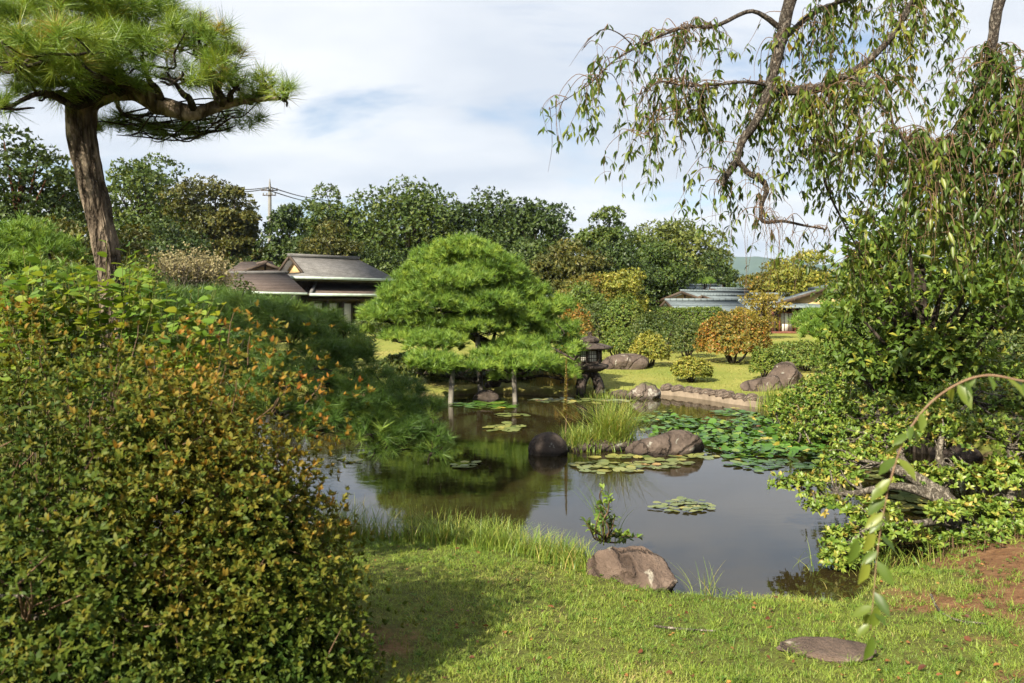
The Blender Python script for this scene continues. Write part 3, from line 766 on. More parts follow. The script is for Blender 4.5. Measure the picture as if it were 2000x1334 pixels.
V, Fs = box((-.07, W_ / 2 + .12, ze - .034), (.3, W_ - .1, .15)); house.part('eave_trim', V, Fs, M['copper'], local=True)
V, Fs = box((L_ / 2 + .2, W_ / 2 + .4, 1.5), (L_ - 1.4, W_ - 1.6, 3.0)); house.part('wall', V, Fs, M['dark_wood'], local=True)
z1 = 3.42 - .55; z0 = 2.76 - .55
slab(house, 'pent_roof', [(1.2, -.55, z0), (L_ + .4, -.55, z0), (L_ + .4, 1.2, z1), (2.4, 1.2, z1)], .08, M['shingle_warm'])
slab(house, 'pent_roof', [(1.2, 3.0, z0), (1.2, -.55, z0 - .003), (2.4, 1.2, z1 - .003), (2.4, 2.4, z1)], .08, M['shingle_warm'])
V, Fs = beam((1.14, -.62, z0 + .03), (2.42, 1.2, z1 + .05), .16, .13); house.part('hip_cap', V, Fs, M['shingle'], local=True)
V, Fs = box((L_ / 2 + .8, -.6, z0 - .04), (L_ - .6, .24, .16)); house.part('eave_trim', V, Fs, M['copper'], local=True)
V, Fs = box((L_ / 2 + .8, .0, z0 - .3), (L_ - 1.0, .12, .14)); house.part('beam', V, Fs, M['dark_wood'], local=True)
for i in range(6):
    u = 1.6 + i * .98
    V, Fs = box((u, 0, (z0 - .37) / 2), (.13, .11, z0 - .37)); house.part('post', V, Fs, M['dark_wood'], local=True)
    if i < 5: add_window(house, u + .1, u + .88, .45, .1, z0 - .48, M['dark_wood'], M['curtain'], 0)
V, Fs = box((4.2, .5, z0 - .28), (5.4, .06, .36)); house.part('transom', V, Fs, M['dark_wood'], local=True)
Ri = np.array([[math.cos(-HR), -math.sin(-HR), 0], [math.sin(-HR), math.cos(-HR), 0], [0, 0, 1]])
def hl(p): return Ri @ (np.array(p) - HB)
wr = [P(440, 568, 41.6), P(600, 572, 41.6), P(560, 534, 44.6), P(446, 534, 44.6)]
slab(house, 'wing_roof', [hl(p) for p in wr], .09, M['shingle_warm'])
wb = [P(446, 533.9, 44.7), P(560, 533.9, 44.7), P(580, 566, 47.4), P(436, 566, 47.4)]
slab(house, 'wing_roof', [hl(p) for p in wb], .09, M['shingle_warm'])
V, Fs = beam(hl(P(444, 532, 44.65)), hl(P(562, 532, 44.65)), .24, .16); house.part('ridge_cap', V, Fs, M['shingle'], local=True)
slab(house, 'wing_wall', [hl(p) for p in (np.array([-15.4, 42.4, 3.0]), np.array([-12.2, 42.4, 3.0]), np.array([-12.2, 46, 3.0]), np.array([-15.4, 46, 3.0]))], 2.5, M['dark_wood'])
V, Fs = beam(hl(P(440, 570, 41.5)), hl(P(600, 574, 41.5)), .2, .12); house.part('eave_trim', V, Fs, M['copper'], local=True)

hb2 = np.array([-18.2, 52, .6])
house2 = Thing('house', 'low shingled roof with small brown gable behind the tea house, left end', 'house', hb2)
ap = P(520, 513, 50) - hb2
gable_roof(house2, ap, 118, 6, 1.5, .55, M['shingle_warm'], panel=True)
slab(house2, 'roof_slope', [P(430, 536, 49) - hb2, P(548, 534, 49) - hb2, P(530, 511, 53) - hb2, P(472, 512, 53) - hb2], .1, M['shingle_warm'])
slab(house2, 'roof_slope', [P(470, 511.5, 53.1) - hb2, P(532, 510.5, 53.1) - hb2, P(550, 538, 57) - hb2, P(440, 538, 57) - hb2], .1, M['shingle_warm'])
V, Fs = box(((P(488, 560, 53) - hb2)[0], 1.2, 1.3), (3.2, 5, 2.6)); house2.part('wall', V, Fs, M['dark_wood'], local=True)

vb = np.array([11.5, 50.0, .6])
villa = Thing('villa', 'low villa with many overlapping blue-grey metal roofs behind the clipped hedge', 'house', vb)
for px, py, D, ang, ln, hf, dr in [(1331, 569, 54, 35, 7, 2.6, .72), (1390, 564, 58, 38, 6, 1.9, .5), (1409, 547, 66, 168, 4.2, 2.6, .85), (1300, 587, 50, 4, 4.6, 2.3, .62),
                                  (1292, 557, 62, 20, 5, 1.7, .4), (1398, 588, 52, 2, 6.0, 2.2, .6), (1372, 577, 52.5, 35, 5, 1.2, .34), (1450, 575, 58, 6, 6, 2.2, .6)]:
    a, b, d, s = gable_roof(villa, P(px, py, D) - vb, ang, ln, hf, dr, M['tin'])
    c = (a + b) / 2; zb = a[2] - dr - .02
    V, Fs = box((c[0], c[1], (zb - .0) / 2), (ln * .86, hf * 1.6, zb), math.radians(ang)); villa.part('wall', V, Fs, M['tan_plaster'], local=True)
rb = np.array([14.0, 42.0, gz(14, 42)])
hut = Thing('garden_house', 'garden house with red-brown frames and white screen beside the rounded pine', 'house', rb)
gable_roof(hut, np.array([2.3, -.9, 3.02 - rb[2]]), 78, 6, 2.7, .85, M['tin'])
slab(hut, 'lean_to_roof', [np.array([-.55, -1.0, 2.02 - rb[2]]), np.array([4.4, -1.0, 2.02 - rb[2]]), np.array([4.4, 1.0, 2.55 - rb[2]]), np.array([-.3, 1.0, 2.55 - rb[2]])], .07, M['tin'])
zt = 2.0 - rb[2]
V, Fs = box((2.2, 1.6, zt / 2), (4.4, 2.4, zt)); hut.part('wall', V, Fs, M['dark_wood'], local=True)
for u in (-.35, .02, .85, 1.75, 2.9):
    V, Fs = box((u, -.25, zt / 2), (.09, .09, zt)); hut.part('post', V, Fs, M['red_wood'], local=True)
add_window(hut, .07, .8, -.1, .06, zt - .25, M['red_wood'], M['paper'], 2)
add_window(hut, .9, 1.7, -.1, .06, zt - .25, M['red_wood'], M['tan_plaster'], 1)
V, Fs = box((1.3, -.27, .05), (3.4, .3, .1)); hut.part('step', V, Fs, M['red_wood'], local=True)

gb = ground_thing(1078, 40)
gate = Thing('gate_roof', 'small pale copper canopy roof on posts just right of the central pine', 'gate', gb)
pz = H - (584 - 600) / F * 40 - gb[2]
V, Fs = prism([(-.9, -.6, pz), (.75, -.6, pz), (.75, .6, pz), (-.9, .6, pz)], .05); gate.part('eave', V, Fs, M['copper'], local=True)
gate.part('roof', np.array([(-.85, -.55, pz + .004), (.7, -.55, pz + .004), (.7, .55, pz + .004), (-.85, .55, pz + .004), (-.3, 0, pz + .22), (.1, 0, pz + .22)]), [np.array([0, 1, 5, 4]), np.array([2, 3, 4, 5]), np.array([1, 2, 5]), np.array([3, 0, 4])], M['copper'], local=True)
for u in (-.5, .4):
    V, Fs = box((u, 0, (pz - .05) / 2), (.1, .1, pz - .05)); gate.part('post', V, Fs, M['dark_wood'], local=True)

# utility pole and cables
pb = P(527, 600, 90); pb[2] = gz(pb[0], 90)
pole = Thing('utility_pole', 'tapered concrete utility pole rising behind the brownish trees', 'utility pole', pb)
ptop = H + (600 - 349) / F * 90 - pb[2]
V, Fs, _ = tube([(0, 0, -.3), (0, 0, ptop * .8), (0, 0, ptop - 1.1), (0, 0, ptop)], [.2, .19, .17, .03], 10, 1); pole.part('shaft', V, Fs, M['concrete'], local=True)
for z, w in ((ptop - 1.35, 1.9), (ptop - 1.9, 1.5)):
    V, Fs = box((0, -.2, z), (w, .1, .1)); pole.part('crossarm', V, Fs, M['dark_wood'], local=True)
    for u in (-.45, -.2, .2, .45):
        V, Fs = lathe([(.03, 0), (.08, .05), (.05, .1), (.08, .15), (.03, .24)], 8, (u * w, -.2, z + .05)); pole.part('insulator', V, Fs, M['concrete'], local=True)
for i, (py, e) in enumerate([(366, (440, 366)), (368, (445, 372))]):
    a = P(525, py, 89.5); b = P(*e, 96)
    m = (a + b) / 2 + np.array([0, 0, -.25])
    V, Fs, _ = tube([a, m, b], [.05, .06, .05], 6, 5); o = obj('overhead_cable', make_mesh('overhead_cable', V, Fs, M['cable']))
    tag(o, ['upper dark overhead cable running left from the utility pole', 'lower dark overhead cable running left from the utility pole'][i], 'cable')
for i, (py, e) in enumerate([(366, (640, 392)), (373, (640, 400))]):
    a = P(529, py, 89.5); b = P(*e, 92)
    m = (a + b) / 2 + np.array([0, 0, -.2])
    V, Fs, _ = tube([a, m, b], [.07, .05, .04], 6, 5); o = obj('overhead_cable', make_mesh('overhead_cable', V, Fs, M['cable']))
    tag(o, ['upper dark overhead cable sloping down right from the utility pole', 'lower dark overhead cable sloping down right from the utility pole'][i], 'cable')

# ------------------------------------------------------------------ background trees
TG = 'trees behind the garden houses'
for a in [
    ('green evergreen with a rounded top just right of the leaning pine trunk', 285, 300, 190, 66, 'tree_mid', 7500, .34),
    ('brown-green evergreen left of the utility pole, the wider one', 410, 343, 175, 64, 'tree_brown', 7000, .32),
    ('brown-green evergreen just left of the utility pole', 462, 364, 80, 62, 'tree_brown', 5500, .32),
    ('dark evergreen with low crown just right of the utility pole', 562, 400, 96, 64, 'tree_dark', 5200, .32),
    ('mid green evergreen between the utility pole and the airy tree', 608, 388, 110, 74, 'tree_mid', 4600, .32),
    ('bright green airy tree with sky gaps above the tea house roof', 662, 360, 105, 70, 'tree_mid', 3800, .32),
    ('tallest broad evergreen at the centre of the tree line', 795, 345, 200, 68, 'tree_mid', 8500, .34),
    ('dark evergreen behind the top of the central pine', 935, 368, 170, 68, 'tree_dark', 7500, .34),
    ('dark spreading evergreen at the right end of the tall tree wall', 1045, 385, 150, 66, 'tree_dark', 7000, .34),
    ('small round-headed tree standing apart right of the dark evergreens', 1178, 402, 108, 64, 'tree_mid', 4600, .3),
    ('pale leafy tree with a broad light crown behind the villa', 1325, 428, 190, 74, 'tree_light', 6500, .36),
]:
    tree(a[0], a[1], a[2], a[3], a[4], M[a[5]], a[6], a[7], clumps=int(30 * a[3] / 150) + 8, crown_lo=.12, group=TG, gap=.5, rmin=.2, rmax=.36)
for a in [
    ('yellow-green low tree above the tea house ridge', 640, 428, 120, 58, 'tree_brown', 4200, .26, .1),
    ('dark underwood tree behind the tea house roof', 735, 470, 150, 60, 'tree_dark', 5000, .28, .05),
    ('dark underwood tree left of the tea house gable', 530, 455, 150, 62, 'tree_dark', 4500, .28, .05),
    ('dark olive tree at the left below the brown-green evergreens', 330, 420, 160, 56, 'tree_dark', 5500, .28, .05),
    ('dark evergreen mass right behind the central pine', 1010, 470, 200, 56, 'tree_dark', 6500, .28, .05),
    ('rust-tinged dark tree right of the central pine', 1110, 470, 130, 54, 'tree_brown', 4800, .26, .05),
    ('grey-green tree below the small round-headed tree', 1200, 470, 130, 56, 'tree_dark', 4800, .26, .05),
    ('dark green conical tree left behind the villa roofs', 1300, 472, 100, 60, 'tree_mid', 4500, .26, .05),
    ('olive evergreen low in the tree line behind the utility pole', 470, 425, 150, 72, 'tree_mid', 4500, .3, .05),
    ('mid green evergreen low between the two tallest crowns', 870, 425, 170, 72, 'tree_mid', 5000, .3, .05),
    ('dark evergreen low behind the tallest broad evergreen', 700, 420, 150, 76, 'tree_dark', 4500, .3, .05),
    ('leafy low tree left of the pale broad crown', 1250, 455, 110, 68, 'tree_mid', 4200, .28, .05),
    ('dark tree filling the gap right behind the villa', 1390, 490, 100, 66, 'tree_dark', 4000, .26, .05),
]:
    tree(a[0], a[1], a[2], a[3], a[4], M[a[5]], a[6], a[7], clumps=22, crown_lo=a[8], group='lower trees of the far tree line', gap=.45, rmin=.26, rmax=.4)
for a in [
    ('brown-tinged maple right of the central pine top', 1150, 535, 130, 42, 'maple', 5200, .15),
    ('yellow-green maple left of the villa roofs', 1208, 524, 96, 42, 'shrub_yellow', 4800, .15),
    ('small lime maple in front of the brown-tinged maple', 1130, 552, 80, 38, 'shrub_green', 3200, .14),
    ('orange-tinged tree right of the villa, under the cherry twigs', 1505, 508, 90, 60, 'maple', 4600, .2),
    ('bright yellow-green bamboo grove top right of the orange-tinged tree', 1570, 488, 110, 52, 'shrub_yellow', 4600, .2),
    ('golden yellow small tree in front of the villa right end', 1490, 566, 90, 36, 'yellow_tree', 1500, .11),
    ('sparse golden tree left beside the garden house', 1448, 600, 46, 38, 'yellow_tree', 800, .11),
]:
    tree(a[0], a[1], a[2], a[3], a[4], M[a[5]], a[6], a[7], clumps=18, crown_lo=.12, group='small autumn-tinted trees', gap=.42, rmin=.28, rmax=.45, flat=.55)
# left side, behind the leaning pine
tree('dark pine with reddish trunk at the far left edge', 40, 245, 250, 24, M['tree_dark'], 18000, .15, clumps=48, crown_lo=.18, bark='bark_red', name='pine_tree', flat=.42, gap=.42, group='dark trees at the left')
tree('dark tree between the red trunk and the leaning pine', 150, 330, 150, 30, M['tree_dark'], 10000, .18, clumps=24, crown_lo=.1, group='dark trees at the left', gap=.42)
tree('brown-leaved maple left of the leaning pine trunk', 130, 425, 190, 20, M['tree_brown'], 6000, .12, clumps=22, crown_lo=.05, group='dark trees at the left', gap=.42)
tree('olive shrubby tree right behind the leaning pine trunk', 265, 440, 130, 28, M['tree_brown'], 5000, .15, clumps=20, crown_lo=.03, group='dark trees at the left', gap=.42)
# right side, behind the cherry
tree('large glossy green camellia tree with drooping leaves at the right', 1800, 400, 400, 11, M['camellia'], 15000, .105, clumps=46, crown_lo=.16, bark='bark_dark', name='camellia_tree', gap=.40, rmin=.20, rmax=.34, flat=.9, tmpl=LEAF6, parts=260, trunk_r=.12, inner=.35)
tree('dark evergreen behind the camellia at the right edge', 1960, 380, 330, 17, M['tree_dark'], 9000, .13, clumps=34, crown_lo=.08, gap=.4, group='dark trees at the right')
tree('dark evergreen behind the camellia, nearer the bamboo', 1740, 470, 260, 22, M['tree_mid'], 8000, .14, clumps=30, crown_lo=.05, gap=.4, group='dark trees at the right')

# ------------------------------------------------------------------ shrubs
for a in [  # label, px, top, bottom, width, D, mat, n, leaf
    ('dense dark clipped shrub in front of the lime maple', 1180, 590, 0, 110, 34, 'shrub_dark', 1500, .09),
    ('rounded green shrub with orange top below the villa', 1215, 580, 0, 84, 33, 'shrub_green', 1500, .09),
    ('low rusty shrub close behind the stone lantern', 1122, 605, 0, 75, 24, 'shrub_orange', 1200, .07),
    ('green shrub with light tips left of the brown mound rock', 1205, 640, 0, 66, 26, 'shrub_green', 1000, .07),
    ('yellow-green shrub right behind the brown mound rock', 1270, 650, 0, 70, 23.5, 'shrub_yellow', 1100, .07),
    ('grey-green loose shrub behind the yellow-green one', 1285, 612, 0, 110, 29, 'shrub_dark', 1500, .08),
    ('dark green shrub left of the big orange-tinged dome', 1345, 630, 0, 66, 26.5, 'shrub_dark', 1000, .07),
    ('large clipped dome shrub turning orange on the lawn', 1432, 615, 0, 138, 24.5, 'shrub_orange', 3200, .075),
    ('small yellow-green shrub alone on the pond lawn', 1350, 697, 0, 74, 19.8, 'shrub_yellow', 1100, .06),
    ('bright green upright shrub left of the tall lichen rock', 1490, 680, 0, 44, 20, 'shrub_green', 700, .06),
    ('low wide clipped shrub behind the tall lichen rock', 1575, 668, 0, 150, 22, 'shrub_green', 2200, .065),
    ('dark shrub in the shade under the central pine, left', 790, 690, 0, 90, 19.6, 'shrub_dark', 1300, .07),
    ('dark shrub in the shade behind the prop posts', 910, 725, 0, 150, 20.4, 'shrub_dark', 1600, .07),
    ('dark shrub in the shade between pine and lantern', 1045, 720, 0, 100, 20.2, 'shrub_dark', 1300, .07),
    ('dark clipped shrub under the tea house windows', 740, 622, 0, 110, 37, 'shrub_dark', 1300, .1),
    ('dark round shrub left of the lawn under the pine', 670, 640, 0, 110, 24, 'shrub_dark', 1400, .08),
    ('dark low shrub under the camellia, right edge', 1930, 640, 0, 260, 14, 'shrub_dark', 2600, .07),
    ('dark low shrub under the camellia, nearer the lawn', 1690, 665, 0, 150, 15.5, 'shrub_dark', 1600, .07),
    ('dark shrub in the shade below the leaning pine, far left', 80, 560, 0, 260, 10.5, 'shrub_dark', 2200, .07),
    ('olive shrub left of the beige twiggy shrub', 270, 505, 0, 130, 22, 'shrub_dark', 1500, .09),
    ('green shrub between the beige twiggy shrub and the tea house', 470, 548, 0, 110, 30, 'shrub_dark', 1300, .09),
]:
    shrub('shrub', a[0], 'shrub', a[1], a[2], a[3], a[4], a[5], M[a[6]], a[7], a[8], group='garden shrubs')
# clipped hedges
def hedge(label, x0, x1, top, D, depth, mat, n):
    b = ground_thing((x0 + x1) / 2, D); zt_ = H - (top - 600) / F * D
    w = (x1 - x0) / F * D; h = zt_ - b[2]
    th = Thing('hedge', label, 'hedge', b, 'clipped hedges')
    p = rng.random((n, 3)) * [w, depth, h]; f = rng.random(n)
    nn = np.zeros((n, 3))
    t = f < .5; p[t, 2] = h - .06 * rng.random(t.sum()); nn[t] = (0, 0, 1)
    m = (f >= .5) & (f < .88); p[m, 1] = .08 * rng.random(m.sum()); nn[m] = (0, -1, .2)
    e = f >= .88; p[e, 0] = np.where(rng.random(e.sum()) < .5, 0, w); nn[e] = (0, 0, .6)
    p += .05 * rng.normal(size=p.shape) + (.10 * fnoise(p, 1.6))[:, None] * nn
    p += b + np.array([-w / 2, 0, 0])
    ps, d, nr, s = sprigs(p, nn + .4 * rand_dir(n), 5, 25, 85, .09)
    leafset(th, LEAF2, ps, d, nr, s, np.clip(.5 + .25 * rng.normal(size=len(ps)), 0, 1), mat, 'foliage')
    V, Fs = box(b + np.array([0, depth / 2, h * .44]), (w * .93, depth * .8, h * .88)); th.part('twig_core', V, Fs, M['bark_far'])
hedge('tall clipped green hedge below the villa roofs', 1262, 1412, 604, 43, 1.6, M['shrub_green'], 3200)
hedge('lower clipped hedge in front of the tall hedge', 1298, 1362, 631, 38, 1.0, M['shrub_green'], 1500)
hedge('clipped hedge right of the tall hedge behind the dome shrub', 1405, 1500, 622, 40, 1.2, M['shrub_dark'], 1800)

# beige, nearly leafless twiggy shrub
tb = ground_thing(365, 25)
tw = Thing('twiggy_shrub', 'beige nearly leafless twiggy shrub left of the tea house', 'shrub', tb)
Lt, tips = [], []
for i in range(60):
    a = rng.random() * 6.28; q = tb + np.array([math.cos(a) * 1.25 * rng.random() ** .5, math.sin(a) * .9 * rng.random() ** .5, 0]); q[2] = H + (600 - 515) / F * 25 - .25 * rng.random() - .35 * ((q[0] - tb[0]) / 1.2) ** 2
    Lt.append(limb_to(tb + np.array([0, 0, .4]), q, .04, .008, -.06, .07)); tips.append(q)
    for j in range(3):
        e = q + rand_dir(1)[0] * .35 + np.array([0, 0, .1]); Lt.append(tube([q - np.array([0, 0, .15]), (q + e) / 2, e], [.012, .008, .004], 4, 2)); tips.append(e)
V, Fa, _ = tubes(Lt); tw.part('branch', V, Fa, M['bark_grey'])
tp = np.repeat(np.array(tips), 9, 0) + .14 * rng.normal(size=(len(tips) * 9, 3))
ps, d, nr, s = sprigs(tp, rand_dir(len(tp)), 4, 20, 90, .07); leafset(tw, LEAF2, ps, d, nr, s, rng.random(len(ps)), M['beige_twig'], 'foliage')

# ------------------------------------------------------------------ pines
# near leaning pine, upper left
nb = np.array([-3.15, 6.4, gz(-3.15, 6.4)])
near_pine = Thing('pine_tree', 'tall leaning pine with thick furrowed trunk at the upper left', 'pine', nb)
tpts = [nb - np.array([0, 0, .2]), P(228, 760, 6.35), P(218, 560, 6.3), P(200, 450, 6.3), P(172, 330, 6.3), P(158, 250, 6.3), P(165, 190, 6.3), P(200, 120, 6.3), P(210, 20, 6.3)]
tp2, tr2 = smooth_path(np.array(tpts), np.array([.15, .112, .093, .096, .102, .112, .118, .09, .05]), 26)
V, Fa, _ = tube(tp2, tr2, 72, 1, .06, 2.0)
axp = np.repeat(tp2, 72, 0); rv = V - axp; rl = np.linalg.norm(rv, axis=1, keepdims=True); wv = np.concatenate([rv[:, :2] / rl, V[:, 2:3] * .9], 1)
wv = wv + .12 * np.stack([fnoise(wv, 5, 1), fnoise(wv, 5, 2), fnoise(wv, 5, 3)], -1)
rg = 1 - np.abs(fnoise(wv, 5.2, 6)) * 2.2                       # furrows between bark plates
V = V - rv * (.17 * np.clip(rg, 0, 1) ** 1.5)[:, None] + rv * (.05 * fnoise(wv, 17, 2))[:, None]
near_pine.part('trunk', V, Fa, M['pine_bark'], smooth=True)
npads = pads_px([(60, 60, 6.0, 115, 50), (170, 35, 6.3, 110, 50), (295, 50, 6.4, 115, 42), (390, 85, 6.2, 70, 42), (425, 140, 6.0, 42, 30), (35, 140, 5.8, 90, 45), (150, 140, 5.8, 78, 36),
                 (280, 110, 6.0, 80, 40), (340, 150, 5.9, 60, 30), (558, 185, 6.2, 26, 34), (490, 190, 6.4, 44, 28), (520, 165, 6.3, 30, 25), (15, 205, 5.6, 45, 20),
                 (-90, 80, 6.0, 120, 55), (100, -40, 6.3, 120, 50), (250, -30, 6.4, 90, 40), (-60, -60, 6.2, 140, 60), (95, 180, 6.0, 60, 26), (225, 165, 6.1, 60, 28), (430, 110, 6.3, 40, 36), (200, 90, 5.9, 80, 40), (100, 95, 5.7, 80, 40), (460, 165, 6.1, 34, 26), (40, 120, 5.3, 110, 42), (150, 95, 5.4, 90, 36), (-330, 120, 5.6, 120, 46)], 1.15)
upads = pads_px([(250, 240, 6.7, 50, 16), (330, 255, 6.7, 62, 16), (410, 245, 6.6, 55, 18), (470, 228, 6.5, 40, 18), (210, 250, 6.6, 35, 14)], 1.0)
pine_tufts(near_pine, npads, 46, .165, M['pine_near'], TUFT_N, 240, .5, .22)
o_ = pine_tufts(near_pine, upads, 46, .15, M['pine_near'], TUFT_N, 40, .3, .35, name='lower_needles')
limb = [P(165, 195, 6.3), P(215, 172, 6.25), P(270, 180, 6.25), P(320, 208, 6.25), P(380, 220, 6.25), P(430, 205, 6.25), P(490, 195, 6.3), P(555, 192, 6.2)]
V, Fa, _ = tube(limb, [.12, .10, .09, .078, .062, .042, .026, .012], 18, 6, .2, 5.0); near_pine.part('limb', V, Fa, M['pine_bark'], smooth=True)
L = []
for c, r in npads:
    j = np.argmin([np.linalg.norm((c - np.array([0, 0, .2])) - q) for q in limb[1:] + tpts[7:]]); a = (limb[1:] + tpts[7:])[j]
    L.append(limb_to(a, c - np.array([0, 0, r[2] * .3]), .035, .012, .02))
    for k in range(5):
        e = c + rng.normal(size=3) * np.array(r) * .55; L.append(limb_to(c - np.array([0, 0, r[2] * .35]), e, .012, .005, 0, .1))
sub = [P(225, 190, 6.4), P(240, 222, 6.5), P(285, 240, 6.6), P(330, 262, 6.65), P(420, 255, 6.6)]
L.append(tube(sub, [.02, .017, .014, .01, .006], 6, 5, .1))
for c, r in upads:
    for k in range(9):
        e = c + rng.normal(size=3) * np.array(r) * .7; L.append(limb_to(sub[rng.integers(1, 5)] if rng.random() < .6 else limb[rng.integers(3, 7)], e, .008, .003, .03, .05))
V, Fa, _ = tubes(L); near_pine.part('branch', V, Fa, M['bark_dark'])

# dark spreading pine over the water
db = np.array([-3.9, 6.75, gz(-3.9, 6.75)])
dark_pine = Thing('pine_tree', 'dark spreading pine reaching low over the water, left of centre', 'pine', db)
dpads = pads_px([(505, 612, 9.6, 85, 32), (605, 634, 9.8, 74, 30), (676, 664, 9.8, 36, 30), (400, 610, 8.8, 105, 44), (325, 605, 8.4, 55, 40), (450, 690, 8.2, 100, 55), (555, 740, 8.0, 70, 45),
                 (350, 690, 8.2, 60, 55), (625, 700, 8.8, 70, 40), (690, 700, 9.2, 45, 34), (545, 800, 7.8, 50, 34), (500, 770, 7.9, 40, 36), (710, 775, 8.3, 62, 30), (790, 765, 8.5, 42, 26),
                 (800, 835, 8.1, 50, 34), (845, 878, 8.0, 28, 22), (720, 828, 8.2, 55, 26), (640, 790, 8.3, 48, 26), (570, 660, 9.0, 70, 40), (740, 740, 8.8, 40, 24), (420, 580, 9.2, 40, 18), (600, 835, 7.9, 44, 26), (760, 870, 8.0, 44, 26), (660, 745, 8.5, 50, 30), (480, 620, 8.5, 80, 40), (770, 800, 8.2, 50, 30), (380, 760, 7.8, 70, 50), (460, 800, 7.6, 50, 40), (820, 800, 8.3, 50, 28), (845, 850, 8.1, 36, 26), (740, 840, 8.0, 60, 32), (690, 800, 8.1, 60, 32), (620, 815, 8.0, 50, 30)], .9)
pine_tufts(dark_pine, dpads, 78, .15, M['pine_dark'], TUFT, 300, .45, .25)
spine = [db - np.array([0, 0, .1]), np.array([-3.6, 7.2, .7]), P(380, 690, 8.2), P(470, 720, 8.3), P(580, 740, 8.4), P(680, 775, 8.4), P(770, 800, 8.3), P(810, 840, 8.15)]
V, Fa, _ = tube(spine, [.16, .13, .10, .075, .055, .042, .03, .018], 14, 6, .18, 7.0); dark_pine.part('trunk', V, Fa, M['bark_dark'], smooth=True)
L = []
for c, r in dpads:
    a = spine[int(np.argmin([np.linalg.norm(c - q) + (0 if q[2] < c[2] + .2 else .4) for q in spine[2:]])) + 2]
    L.append(limb_to(a, c - np.array([0, 0, r[2] * .4]), .03, .012, .04))
    for k in range(7):
        e = c + rng.normal(size=3) * np.array(r) * .55; L.append(limb_to(c - np.array([0, 0, r[2] * .4]), e, .011, .005, 0, .12))
V, Fa, _ = tubes(L); dark_pine.part('branch', V, Fa, M['bark_dark'])

# central cloud-pruned pine
cb = ground_thing(955, 18.9)
mid_pine = Thing('pine_tree', 'large domed bright green pine on the far shore, centre', 'pine', cb)
cpads = pads_px([(890, 508, 18.6, 78, 40), (830, 548, 18.2, 62, 36), (950, 540, 18.6, 72, 40), (890, 560, 17.8, 76, 34), (790, 585, 18.4, 58, 32), (1000, 578, 18.8, 64, 42), (860, 602, 17.6, 72, 32),
                 (950, 602, 17.6, 64, 32), (770, 622, 18.2, 62, 28), (1040, 622, 18.6, 56, 44), (728, 612, 18.5, 34, 22), (1088, 680, 18.4, 48, 40), (1015, 682, 17.6, 56, 26), (935, 645, 17.4, 52, 22),
                 (852, 680, 17.2, 62, 30), (830, 714, 16.6, 58, 28), (900, 722, 16.4, 56, 26), (795, 660, 17.8, 50, 22), (880, 650, 17.8, 50, 26), (962, 700, 17.2, 48, 22), (1025, 716, 16.8, 66, 26), (1098, 722, 17.8, 38, 22), (990, 738, 17.2, 38, 18),
                 (740, 648, 18.6, 32, 12), (900, 590, 19.6, 120, 70), (985, 640, 19.4, 90, 50), (1065, 655, 18.9, 50, 36), (800, 650, 18.4, 36, 14), (1060, 604, 18.8, 48, 38), (1100, 655, 18.6, 38, 32), (1005, 640, 18.0, 55, 32), (850, 640, 18.0, 58, 28), (930, 510, 18.4, 60, 34), (1115, 700, 18.2, 30, 26), (1122, 692, 17.3, 26, 22), (1104, 736, 17.3, 30, 16)], .95)
pine_tufts(mid_pine, cpads, 36, .16, M['pine_mid'], TUFT_M, 300, .5, .08, clump=13)
ctr = [cb - np.array([0, 0, .2]), P(972, 722, 18.7), P(962, 680, 18.4), P(925, 655, 18.4), P(905, 610, 18.6), P(900, 560, 18.6), P(893, 525, 18.6)]
V, Fa, _ = tube(ctr, [.19, .15, .14, .12, .10, .07, .03], 14, 6, .2, 3.0); mid_pine.part('trunk', V, Fa, M['bark_dark'], smooth=True)
L = []
for c, r in cpads:
    q = c - np.array([0, 0, r[2] * .5]); a = ctr[1 + int(np.argmin([np.linalg.norm(q - e) + (0 if e[2] < c[2] + .25 else 1.0) for e in ctr[1:-1]]))]
    L.append(limb_to(a, q, .05, .02, .0, .05))
    for k in range(4):
        e = c + rng.normal(size=3) * np.array(r) * .5; L.append(limb_to(q, e, .02, .008, 0, .1))
V, Fa, _ = tubes(L); mid_pine.part('branch', V, Fa, M['bark_dark'])

